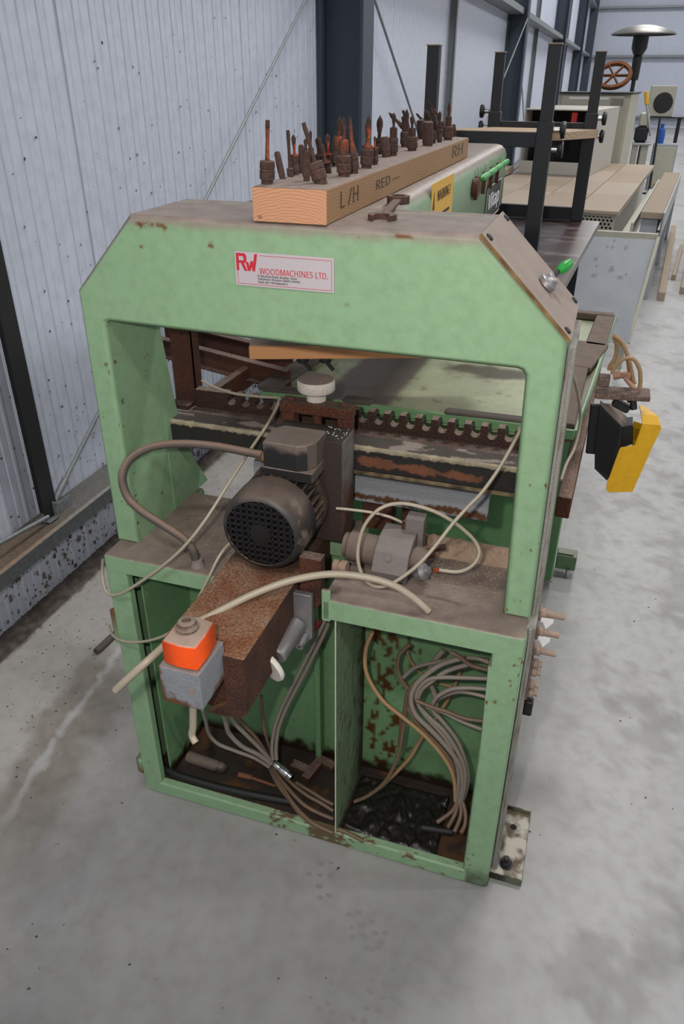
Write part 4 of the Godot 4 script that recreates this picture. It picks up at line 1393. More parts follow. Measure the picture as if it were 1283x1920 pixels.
	mk("terminal_box", tbx, M.smooth, mc, func(p: Vector3, n: Vector3) -> Color:
		if n.y > 0.5: return lin(Color(0.47, 0.415, 0.385)) * (1.0 + 0.1 * nf(p, 40.0))
		if n.x > 0.5: return lin(Color(0.36, 0.33, 0.31))
		return lin(Color(0.115, 0.12, 0.13)).lerp(lin(Color(0.42, 0.37, 0.34)), smoothstep(0.85, 0.862, p.y + 0.008 * nf(p, 40.0))), 0.008)
	var gl := Geo.new()
	gl.turned(Vector3(0.295, 0.825, -0.105), Vector3(0.25, 0.828, -0.102), [Vector2(0, 0), Vector2(0.011, 0), Vector2(0.011, 0.01), Vector2(0.009, 0.011), Vector2(0.009, 0.022), Vector2(0, 0.022)], 12)
	mk("cable_gland", gl, M.dirty, mc, func(p: Vector3, n: Vector3) -> Color: return lin(Color(0.46, 0.36, 0.24)))
	var fp := Geo.new()
	fp.box(Vector3(0.351, 0.755, -0.169), Vector3(0.134, 0.2, 0.066), 0.003)
	mk("slide_block", fp, M.dirty, mc, func(p: Vector3, n: Vector3) -> Color:
		if n.y > 0.6: return lin(Color(0.2, 0.165, 0.14)) * (1.0 + 0.4 * nf(p, 40.0))
		if n.x > 0.6: return (lin(Color(0.38, 0.36, 0.35)) * (1.0 + 0.5 * nf(p, 25.0))).lerp(lin(Color(0.3, 0.2, 0.15)), smoothstep(0.79, 0.74, p.y + 0.03 * nf(p, 18.0)))
		return lin(Color(0.2, 0.165, 0.14)), 0.012)
	var ch := Geo.new()
	var rng := RandomNumberGenerator.new()
	rng.seed = 8
	for k in 26:
		var q := Vector3(rng.randf_range(0.375, 0.413), 0.855, rng.randf_range(-0.195, -0.15))
		ch.bar(q, q + Vector3(rng.randf_range(-0.003, 0.003), 0.0006, rng.randf_range(-0.003, 0.003)), 0.0014, 0.0008, Vector3.UP, 0.0)
	tag(mk("plastic_chip", ch, M.print_white, mc), "", "", "", "stuff")
	# rusty yoke with the big clamping knob
	var yk := Geo.new()
	yk.box(Vector3(0.341, 0.875, -0.225), Vector3(0.136, 0.021, 0.032), 0.002)
	for x in [0.288, 0.395]:
		yk.box(Vector3(x, 0.843, -0.223), Vector3(0.026, 0.046, 0.024), 0.002)
	yk.cyl(Vector3(0.341, 0.82, -0.222), Vector3(0.341, 0.87, -0.222), 0.0085, 14)
	for x in [0.292, 0.392]:
		screw(yk, Vector3(x, 0.885, -0.222), Vector3.UP, 0.0075, 0.006)
	mk("clamp_yoke", yk, M.rusty, mc, func(p: Vector3, n: Vector3) -> Color:
		if n.y > 0.6 and p.y > 0.88: return lin(Color(0.40, 0.32, 0.28)) * (1.0 + 0.2 * nf(p, 40.0))
		return lin(Color(0.37, 0.215, 0.145)) * (1.0 + 0.3 * nf(p, 40.0)), 0.01)
	var kn := Geo.new()
	kn.turned(Vector3(0.335, 0.884, -0.235), Vector3(0.335, 1, -0.235), [Vector2(0, 0), Vector2(0.0175, 0), Vector2(0.0175, 0.018), Vector2(0.031, 0.019), Vector2(0.0338, 0.022), Vector2(0.0338, 0.037), Vector2(0.032, 0.0405), Vector2(0.029, 0.0415), Vector2(0, 0.0415)], 36)
	mk("white_knob", kn, M.dirty, mc, func(p: Vector3, n: Vector3) -> Color:
		return lin(Color(0.80, 0.77, 0.74)).lerp(lin(Color(0.53, 0.46, 0.43)), smoothstep(0.5, 0.8, n.y)) * (1.0 + 0.12 * nf(p, 60.0)), 0.008)

	# air valve on the shelf
	var va := Geo.new()
	var oct := PackedVector2Array([Vector2(-0.17, 0.636), Vector2(-0.078, 0.636), Vector2(-0.070, 0.655), Vector2(-0.088, 0.685), Vector2(-0.12, 0.698), Vector2(-0.165, 0.698)])
	va.prism(oct, 0.490, 0.552, 0.002)
	va.prism(PackedVector2Array([Vector2(-0.178, 0.636), Vector2(-0.150, 0.636), Vector2(-0.150, 0.722), Vector2(-0.178, 0.722)]), 0.528, 0.562, 0.002)
	for i in va.p.size():
		va.p[i] = Vector3(va.p[i].z, va.p[i].y, va.p[i].x)
		va.n[i] = Vector3(va.n[i].z, va.n[i].y, va.n[i].x)
	va.cyl(Vector3(0.5165, 0.6776, -0.085), Vector3(0.5178, 0.681, -0.08), 0.006, 12)
	mk("valve_block", va, M.dirty, mc, func(p: Vector3, n: Vector3) -> Color: return lin(Color(0.475, 0.445, 0.435)) * (1.0 + 0.15 * nf(p, 30.0)), 0.015)
	var vc := Geo.new()
	vc.cyl(Vector3(0.435, 0.667, -0.12), Vector3(0.492, 0.664, -0.12), 0.027, 22, 0.003)
	vc.cyl(Vector3(0.428, 0.667, -0.12), Vector3(0.440, 0.667, -0.12), 0.022, 18)
	vc.cyl(Vector3(0.55, 0.667, -0.12), Vector3(0.578, 0.662, -0.115), 0.021, 18, 0.004)
	mk("valve_body", vc, M.dirty, mc, func(p: Vector3, n: Vector3) -> Color: return lin(Color(0.43, 0.375, 0.34)) * (1.0 + 0.15 * nf(p, 30.0)), 0.02)
	var vh := Geo.new()
	vh.bar(Vector3(0.5262, 0.7124, -0.16), Vector3(0.5276, 0.6732, -0.15), 0.010, 0.010, Vector3.RIGHT, 0.002)
	vh.cyl(Vector3(0.5593, 0.674, -0.13), Vector3(0.603, 0.6773, -0.15), 0.006, 10, 0.001)
	vh.cyl(Vector3(0.5571, 0.6708, -0.12), Vector3(0.5894, 0.6797, -0.12), 0.008, 8, 0.001)
	mk("valve_lever", vh, M.rusty, mc, p_rust)
	var vf := Geo.new()
	vf.turned(Vector3(0.5741, 0.6583, -0.09), Vector3(0.5912, 0.6696, -0.085), [Vector2(0, -0.008), Vector2(0.014, -0.008), Vector2(0.016, -0.002), Vector2(0.016, 0.006), Vector2(0.008, 0.010), Vector2(0.006, 0.018), Vector2(0, 0.018)], 14)
	mk("elbow_fitting", vf, M.aluminium, mc)
	var vo := Geo.new()
	vo.cyl(Vector3(0.5967, 0.6687, -0.085), Vector3(0.6041, 0.6726, -0.083), 0.0042, 10, 0.001)
	mk("orange_collet", vo, M.rusty, mc, func(p: Vector3, n: Vector3) -> Color: return lin(Color(0.62, 0.26, 0.1)))
	var vb := Geo.new()
	vb.turned(Vector3(0.4305, 0.6663, -0.05), Vector3(0.4534, 0.6668, -0.05), [Vector2(0, 0), Vector2(0.012, 0), Vector2(0.012, 0.009), Vector2(0.009, 0.010), Vector2(0.009, 0.014), Vector2(0.012, 0.014), Vector2(0.012, 0.024), Vector2(0, 0.024)], 6)
	mk("plug_bolt", vb, M.dirty, mc, func(p: Vector3, n: Vector3) -> Color: return lin(Color(0.56, 0.47, 0.41)) * (1.0 + 0.25 * nf(p, 90.0)))
	# rusty bracket between rail and shelf, and sawdust heaped at the back
	var wb := Geo.new()
	wb.box(Vector3(0.452, 0.672, -0.265), Vector3(0.058, 0.085, 0.04), 0.002)
	wb.box(Vector3(0.505, 0.67, -0.27), Vector3(0.014, 0.09, 0.03), 0.002)
	mk("support_block", wb, M.rusty, mc, p_rust, 0.02)
	var sdg := Geo.new()
	for k in 700:
		var x := rng.randf_range(0.43, 0.71)
		var z := -0.225 + absf(rng.randfn(0.0, 0.09))
		if z > -0.01 or (x < 0.58 and z < -0.06 and z > -0.2):
			continue
		var q := Vector3(x, 0.6305 + rng.randf() * 0.0015, z)
		sdg.bar(q, q + Vector3(rng.randf_range(-0.0035, 0.0035), rng.randf_range(0.0, 0.001), rng.randf_range(-0.0035, 0.0035) + 0.0004), 0.0013, 0.0008, Vector3.UP, 0.0)
	for k in 260:
		var q := Vector3(rng.randf_range(0.09, 0.24), 0.6315, rng.randf_range(-0.27, -0.05) - 0.0)
		sdg.bar(q, q + Vector3(rng.randf_range(-0.003, 0.003), 0.0004, rng.randf_range(-0.003, 0.003) + 0.0004), 0.0011, 0.0007, Vector3.UP, 0.0)
	tag(mk("sawdust", sdg, M.sawdust, mc), "", "", "", "stuff")
	var hp := Geo.new()
	hp.sheet(52, 12, func(ii: int, jj: int) -> Vector3:
		var xx := 0.47 + 0.0048 * ii
		var zz := -0.262 + 0.0065 * jj
		var heap := sin(PI * jj / 12.0) * (0.5 + 0.5 * sin(PI * ii / 52.0))
		return Vector3(xx, 0.6285 + heap * (0.016 + 0.014 * nf(Vector3(xx, 0, zz), 30.0) + 0.003 * nf(Vector3(xx, 0, zz), 110.0)), zz))
	tag(mk("sawdust_heap", hp, M.dirty, mc, func(p: Vector3, n: Vector3) -> Color: return lin(Color(0.59, 0.50, 0.42)) * (1.0 + 0.3 * nf(p, 120.0))), "", "", "", "stuff")


func build_hoses(mc: Node) -> void:
	# ribbed metal conduit from the motor to the shelf
	var g := Geo.new()
	g.tube([Vector3(0.2853, 0.8295, -0.1), Vector3(0.2487, 0.831, -0.1), Vector3(0.1932, 0.8328, -0.1), Vector3(0.1365, 0.8329, -0.09), Vector3(0.0865, 0.8259, -0.075), Vector3(0.0533, 0.8072, -0.055), Vector3(0.0446, 0.7809, -0.035), Vector3(0.0553, 0.7486, -0.025), Vector3(0.0839, 0.7263, -0.02), Vector3(0.1284, 0.7031, -0.02), Vector3(0.1628, 0.6835, -0.02), Vector3(0.1783, 0.6622, -0.02), Vector3(0.1822, 0.6393, -0.02)], 0.0078, 12, 24, 0.0042)
	mk("metal_conduit", g, M.dirty, mc, func(p: Vector3, n: Vector3) -> Color: return lin(Color(0.34, 0.31, 0.29)).lerp(lin(Color(0.55, 0.46, 0.41)), smoothstep(0.1, 0.9, n.y)))
	var gl := Geo.new()
	gl.turned(Vector3(0.185, 0.630, -0.02), Vector3(0.185, 1, -0.02), [Vector2(0, 0), Vector2(0.0125, 0), Vector2(0.0125, 0.006), Vector2(0.010, 0.009), Vector2(0.010, 0.016), Vector2(0, 0.017)], 16)
	mk("conduit_gland", gl, M.dirty, mc, func(p: Vector3, n: Vector3) -> Color: return lin(Color(0.52, 0.47, 0.46)))
	hose([Vector3(0.0708, 0.8688, -0.3), Vector3(0.0954, 0.8584, -0.3), Vector3(0.1409, 0.8496, -0.3), Vector3(0.2022, 0.8542, -0.29), Vector3(0.2409, 0.8625, -0.275), Vector3(0.2535, 0.864, -0.255), Vector3(0.2566, 0.847, -0.2), Vector3(0.2495, 0.8208, -0.13), Vector3(0.2393, 0.7884, -0.06), Vector3(0.2147, 0.738, -0.01), Vector3(0.181, 0.691, 0.012), Vector3(0.1314, 0.6403, 0.018), Vector3(0.0697, 0.5862, 0.018), Vector3(0.0272, 0.5543, 0.012), Vector3(0.0028, 0.5482, 0.006), Vector3(-0.0085, 0.5587, 0), Vector3(-0.022, 0.5766, -0.02), Vector3(-0.0486, 0.57, -0.06)], 0.0029, "hose", mc)
	hose([Vector3(-0.038, 0.435, -0.03), Vector3(-0.0185, 0.4365, -0.008), Vector3(0.0146, 0.4434, 0.012), Vector3(0.0603, 0.4564, 0.02), Vector3(0.1187, 0.491, 0.03), Vector3(0.1625, 0.5308, 0.035), Vector3(0.1933, 0.574, 0.03), Vector3(0.2231, 0.6336, 0.02), Vector3(0.239, 0.6739, 0), Vector3(0.2467, 0.6855, -0.03), Vector3(0.264, 0.6915, -0.08)], 0.0026, "hose", mc)
	hose([Vector3(0.1889, 0.5871, 0.26), Vector3(0.2109, 0.6125, 0.255), Vector3(0.2372, 0.6393, 0.24), Vector3(0.2478, 0.6437, 0.2), Vector3(0.2644, 0.6539, 0.165), Vector3(0.2807, 0.6506, 0.13), Vector3(0.3057, 0.658, 0.1), Vector3(0.3392, 0.6701, 0.07), Vector3(0.3828, 0.6827, 0.04), Vector3(0.4288, 0.6888, 0.015), Vector3(0.4648, 0.6879, 0), Vector3(0.507, 0.6833, -0.01), Vector3(0.5463, 0.6739, -0.015), Vector3(0.5775, 0.6557, -0.018), Vector3(0.5962, 0.6425, -0.017), Vector3(0.6045, 0.634, -0.0181)], 0.0062, "hose", mc)
	hose([Vector3(0.6056, 0.6717, -0.085), Vector3(0.6378, 0.6754, -0.085), Vector3(0.6588, 0.6895, -0.09), Vector3(0.6669, 0.7081, -0.1), Vector3(0.6572, 0.7271, -0.105), Vector3(0.6359, 0.7494, -0.1), Vector3(0.6144, 0.7692, -0.09), Vector3(0.5909, 0.7852, -0.08), Vector3(0.5646, 0.793, -0.075), Vector3(0.5402, 0.7962, -0.07), Vector3(0.5191, 0.7948, -0.06), Vector3(0.501, 0.7841, -0.05), Vector3(0.4851, 0.7591, -0.045), Vector3(0.4781, 0.7311, -0.04), Vector3(0.4773, 0.7049, -0.035), Vector3(0.4838, 0.6799, -0.03), Vector3(0.5, 0.6665, -0.02), Vector3(0.5178, 0.6654, -0.015), Vector3(0.5374, 0.674, -0.015), Vector3(0.5585, 0.6912, -0.02), Vector3(0.5812, 0.7144, -0.03), Vector3(0.6012, 0.7397, -0.05), Vector3(0.6216, 0.7682, -0.08), Vector3(0.6409, 0.7923, -0.1), Vector3(0.6589, 0.8123, -0.12), Vector3(0.6805, 0.8493, -0.15), Vector3(0.7006, 0.8991, -0.18), Vector3(0.7075, 0.9269, -0.2)], 0.0031, "hose", mc)
	hose([Vector3(0.4075, 0.7309, -0.13), Vector3(0.4338, 0.727, -0.14), Vector3(0.4663, 0.7221, -0.15), Vector3(0.4973, 0.7164, -0.155), Vector3(0.5216, 0.7061, -0.16), Vector3(0.5394, 0.6934, -0.165)], 0.0026, "hose", mc)
	hose([Vector3(0.7594, 0.9708, -0.3), Vector3(0.7737, 0.9236, -0.36), Vector3(0.7884, 0.8575, -0.42), Vector3(0.7933, 0.8165, -0.43), Vector3(0.79, 0.7849, -0.4), Vector3(0.7803, 0.778, -0.34), Vector3(0.7756, 0.7641, -0.3)], 0.0030, "hose", mc)
	for h in [[[Vector3(0.4889, 0.4984, -0.1), Vector3(0.4784, 0.4584, -0.095), Vector3(0.4823, 0.4047, -0.09), Vector3(0.5141, 0.3541, -0.085), Vector3(0.5561, 0.3267, -0.08), Vector3(0.6032, 0.2976, -0.075), Vector3(0.646, 0.2563, -0.07), Vector3(0.6696, 0.215, -0.065), Vector3(0.6791, 0.1558, -0.06)], 0.0042, "hose_tan"],
		[[Vector3(0.5573, 0.4722, -0.12), Vector3(0.5393, 0.4457, -0.115), Vector3(0.5395, 0.4105, -0.11), Vector3(0.5551, 0.3825, -0.105), Vector3(0.5701, 0.3676, -0.1), Vector3(0.5626, 0.332, -0.095), Vector3(0.5597, 0.2791, -0.09), Vector3(0.5543, 0.216, -0.085), Vector3(0.5335, 0.1406, -0.08), Vector3(0.5021, 0.0902, -0.075), Vector3(0.4691, 0.0606, -0.07)], 0.004, "hose_brown"],
		[[Vector3(0.651, 0.4054, -0.165), Vector3(0.6419, 0.3582, -0.1575), Vector3(0.6261, 0.3074, -0.15), Vector3(0.5899, 0.2183, -0.1425), Vector3(0.5694, 0.1611, -0.135), Vector3(0.542, 0.1114, -0.1275), Vector3(0.5133, 0.0659, -0.12)], 0.0042, "hose_tan"],
		[[Vector3(0.5526, 0.4062, -0.1), Vector3(0.5749, 0.4405, -0.096), Vector3(0.6093, 0.4646, -0.092), Vector3(0.645, 0.4865, -0.088), Vector3(0.68, 0.5016, -0.084), Vector3(0.7064, 0.5015, -0.08)], 0.0038, "hose_grey"],
		[[Vector3(0.7095, 0.4741, -0.07), Vector3(0.6623, 0.4636, -0.069), Vector3(0.6153, 0.4503, -0.068), Vector3(0.5947, 0.4308, -0.067), Vector3(0.5854, 0.3997, -0.066), Vector3(0.5961, 0.3706, -0.065), Vector3(0.6235, 0.3395, -0.064), Vector3(0.6512, 0.3081, -0.063), Vector3(0.6684, 0.269, -0.062), Vector3(0.68, 0.2232, -0.061), Vector3(0.6823, 0.1493, -0.06)], 0.004, "hose_grey"],
		[[Vector3(0.7102, 0.4405, -0.08), Vector3(0.6751, 0.4349, -0.0782), Vector3(0.6472, 0.4251, -0.0764), Vector3(0.6245, 0.4037, -0.0745), Vector3(0.6163, 0.383, -0.0727), Vector3(0.6176, 0.3684, -0.0709), Vector3(0.6396, 0.3466, -0.0691), Vector3(0.6677, 0.3128, -0.0673), Vector3(0.6851, 0.2748, -0.0655), Vector3(0.6966, 0.2337, -0.0636), Vector3(0.6968, 0.1911, -0.0618), Vector3(0.6912, 0.1528, -0.06)], 0.0042, "hose_grey"],
		[[Vector3(0.7106, 0.4169, -0.085), Vector3(0.6753, 0.4165, -0.0862), Vector3(0.6513, 0.4082, -0.0875), Vector3(0.6254, 0.3844, -0.0887), Vector3(0.6066, 0.3572, -0.09)], 0.0038, "hose_grey"],
		[[Vector3(0.7119, 0.3819, -0.06), Vector3(0.6784, 0.3779, -0.06), Vector3(0.6461, 0.3842, -0.06), Vector3(0.6213, 0.3864, -0.06), Vector3(0.5859, 0.3937, -0.06)], 0.0038, "hose_brown"],
		[[Vector3(0.7125, 0.3556, -0.065), Vector3(0.6714, 0.3641, -0.065), Vector3(0.6358, 0.3763, -0.065), Vector3(0.6056, 0.3802, -0.065)], 0.0038, "hose_grey"],
		[[Vector3(0.7082, 0.5022, -0.06), Vector3(0.6792, 0.5046, -0.06), Vector3(0.6547, 0.5189, -0.06), Vector3(0.6403, 0.5239, -0.06)], 0.0042, "hose_brown"],
		[[Vector3(0.6215, 0.4831, -0.11), Vector3(0.6069, 0.4555, -0.106), Vector3(0.5993, 0.4309, -0.102), Vector3(0.6012, 0.4153, -0.098), Vector3(0.6138, 0.3895, -0.094), Vector3(0.6201, 0.3648, -0.09)], 0.0055, "hose_grey"],
		[[Vector3(0.6653, 0.5105, -0.07), Vector3(0.6273, 0.4861, -0.0685), Vector3(0.6006, 0.4549, -0.067), Vector3(0.5829, 0.4255, -0.0655), Vector3(0.5762, 0.3921, -0.064), Vector3(0.5873, 0.3567, -0.0625), Vector3(0.6199, 0.3275, -0.061), Vector3(0.6529, 0.2947, -0.0595), Vector3(0.6789, 0.259, -0.058), Vector3(0.6894, 0.2131, -0.0565), Vector3(0.6878, 0.1574, -0.055)], 0.005, "hose_grey"],
		[[Vector3(0.6752, 0.494, -0.075), Vector3(0.6372, 0.4695, -0.073), Vector3(0.6106, 0.4384, -0.071), Vector3(0.5928, 0.4123, -0.069), Vector3(0.5901, 0.3802, -0.067), Vector3(0.6122, 0.3554, -0.065), Vector3(0.6419, 0.3327, -0.063), Vector3(0.6675, 0.2981, -0.061), Vector3(0.6892, 0.2544, -0.059), Vector3(0.6937, 0.2067, -0.057), Vector3(0.6904, 0.1583, -0.055)], 0.0044, "hose_grey"],
		[[Vector3(0.5658, 0.3447, -0.09), Vector3(0.5783, 0.3247, -0.0858), Vector3(0.6015, 0.3011, -0.0817), Vector3(0.6354, 0.2738, -0.0775), Vector3(0.6618, 0.2438, -0.0733), Vector3(0.6738, 0.2007, -0.0692), Vector3(0.6795, 0.1462, -0.065)], 0.0042, "hose_brown"],
		[[Vector3(0.7055, 0.5031, -0.085), Vector3(0.6568, 0.4905, -0.0871), Vector3(0.6153, 0.4559, -0.0893), Vector3(0.5777, 0.4077, -0.0914), Vector3(0.5635, 0.3748, -0.0936), Vector3(0.5599, 0.3305, -0.0957), Vector3(0.5538, 0.2767, -0.0979), Vector3(0.5529, 0.2226, -0.1)], 0.004, "hose_brown"],
		[[Vector3(0.5471, 0.4259, -0.15), Vector3(0.5528, 0.4054, -0.1525), Vector3(0.5752, 0.3755, -0.155), Vector3(0.6076, 0.3585, -0.1575), Vector3(0.6365, 0.3543, -0.16)], 0.0028, "hose_tan"],
		[[Vector3(0.682, 0.1531, -0.06), Vector3(0.677, 0.1396, -0.05), Vector3(0.6641, 0.1269, -0.04), Vector3(0.6508, 0.1179, -0.03)], 0.0042, "hose_brown"],
		[[Vector3(0.6845, 0.1541, -0.06), Vector3(0.6831, 0.1382, -0.0467), Vector3(0.6784, 0.129, -0.0333), Vector3(0.6736, 0.1238, -0.02)], 0.0042, "hose_brown"],
		[[Vector3(0.6901, 0.1621, -0.055), Vector3(0.6941, 0.1467, -0.04), Vector3(0.6924, 0.1371, -0.025), Vector3(0.688, 0.1305, -0.01)], 0.0042, "hose_brown"],
		[[Vector3(0.6939, 0.1636, -0.055), Vector3(0.7029, 0.1502, -0.04), Vector3(0.7053, 0.1385, -0.025), Vector3(0.7008, 0.132, -0.01)], 0.0042, "hose_brown"]]:
		hose(h[0], h[1], h[2], mc)
	for h in [[[Vector3(0.184, 0.3199, 0.02), Vector3(0.1814, 0.279, 0.0092), Vector3(0.1785, 0.2324, -0.0017), Vector3(0.1913, 0.1964, -0.0125), Vector3(0.224, 0.1757, -0.0233), Vector3(0.2608, 0.1562, -0.0342), Vector3(0.2869, 0.1279, -0.045)], 0.004, "hose_grey"],
		[[Vector3(0.2169, 0.3029, 0), Vector3(0.2163, 0.264, -0.009), Vector3(0.2162, 0.2286, -0.018), Vector3(0.2376, 0.1904, -0.027), Vector3(0.2678, 0.1684, -0.036), Vector3(0.2929, 0.1395, -0.045)], 0.005, "hose_grey"],
		[[Vector3(0.2253, 0.296, -0.01), Vector3(0.2315, 0.2582, -0.02), Vector3(0.2523, 0.2196, -0.03), Vector3(0.2739, 0.1802, -0.04), Vector3(0.2925, 0.1388, -0.05)], 0.0046, "hose_grey"],
		[[Vector3(0.2332, 0.2805, -0.02), Vector3(0.2431, 0.2506, -0.0317), Vector3(0.2632, 0.2053, -0.0433), Vector3(0.2835, 0.1445, -0.055)], 0.0044, "hose_brown"],
		[[Vector3(0.2624, 0.29, -0.08), Vector3(0.2656, 0.2428, -0.075), Vector3(0.2695, 0.2082, -0.07), Vector3(0.2819, 0.1618, -0.065), Vector3(0.288, 0.1313, -0.06)], 0.0036, "hose_brown"],
		[[Vector3(0.3985, 0.5096, -0.1), Vector3(0.3795, 0.4574, -0.0917), Vector3(0.3467, 0.3722, -0.0833), Vector3(0.3129, 0.2843, -0.075), Vector3(0.295, 0.2223, -0.0667), Vector3(0.2903, 0.175, -0.0583), Vector3(0.295, 0.1474, -0.05)], 0.0042, "hose_grey"],
		[[Vector3(0.4081, 0.5119, -0.1), Vector3(0.3908, 0.4603, -0.0917), Vector3(0.3585, 0.3755, -0.0833), Vector3(0.3236, 0.2876, -0.075), Vector3(0.3044, 0.2254, -0.0667), Vector3(0.2999, 0.1783, -0.0583), Vector3(0.303, 0.1502, -0.05)], 0.0042, "hose_grey"],
		[[Vector3(0.2637, 0.068, -0.0974), Vector3(0.3006, 0.0605, -0.0664), Vector3(0.3484, 0.053, -0.0281), Vector3(0.396, 0.0455, -0.0047), Vector3(0.4446, 0.038, 0.0004)], 0.0044, "hose_brown"],
		[[Vector3(0.2669, 0.072, -0.0948), Vector3(0.3133, 0.0645, -0.0626), Vector3(0.3641, 0.057, -0.0341), Vector3(0.4017, 0.0495, -0.0278), Vector3(0.4357, 0.042, -0.0288)], 0.0044, "hose_brown"],
		[[Vector3(0.2685, 0.072, -0.1), Vector3(0.325, 0.0653, -0.0702), Vector3(0.367, 0.0585, -0.0551), Vector3(0.4007, 0.0517, -0.0507), Vector3(0.4302, 0.045, -0.0451)], 0.0044, "hose_brown"],
		[[Vector3(0.2622, 0.066, -0.0965), Vector3(0.2934, 0.0585, -0.0658), Vector3(0.3338, 0.051, -0.0377), Vector3(0.3712, 0.0435, -0.0144), Vector3(0.4142, 0.036, -0.0023)], 0.0044, "hose_brown"],
		[[Vector3(0.333, 0.06, -0.0776), Vector3(0.3727, 0.055, -0.0687), Vector3(0.4039, 0.05, -0.0618), Vector3(0.4251, 0.045, -0.0603)], 0.0044, "hose_brown"],
		[[Vector3(0.4448, 0.04, -0.0092), Vector3(0.467, 0.0387, -0.0097), Vector3(0.4886, 0.0373, -0.0061), Vector3(0.51, 0.036, -0.0025)], 0.0044, "hose_brown"]]:
		hose(h[0], h[1], h[2], mc)
	var f := Geo.new()
	f.turned(Vector3(0.2922, 0.1245, -0.06), Vector3(0.3463, 0.0997, -0.05), [Vector2(0, 0), Vector2(0.006, 0), Vector2(0.0075, 0.006), Vector2(0.0075, 0.014), Vector2(0.0065, 0.015), Vector2(0.0085, 0.018), Vector2(0.0085, 0.036), Vector2(0.006, 0.038), Vector2(0.006, 0.046), Vector2(0, 0.046)], 12)
	mk("hose_coupling", f, M.bright_metal, mc)
	for w in [[Vector3(0.3975, 0.5323, -0.06), Vector3(0.3894, 0.5088, -0.06), Vector3(0.3773, 0.4885, -0.06), Vector3(0.357, 0.4673, -0.06), Vector3(0.331, 0.4507, -0.06), Vector3(0.3131, 0.4473, -0.06)], [Vector3(0.3905, 0.5268, -0.065), Vector3(0.385, 0.5085, -0.065), Vector3(0.3728, 0.4866, -0.065), Vector3(0.355, 0.4661, -0.065), Vector3(0.333, 0.4497, -0.065)], [Vector3(0.3995, 0.5275, -0.065), Vector3(0.3929, 0.5105, -0.065), Vector3(0.3767, 0.4813, -0.065)], [Vector3(0.3227, 0.4486, -0.06), Vector3(0.3243, 0.4359, -0.06), Vector3(0.3203, 0.4216, -0.06), Vector3(0.3117, 0.4126, -0.06)]]:
		hose(w, 0.0016, "red_wire", mc, "wire")


# ---------------------------------------------------------------- things that lie on, in or beside the machine

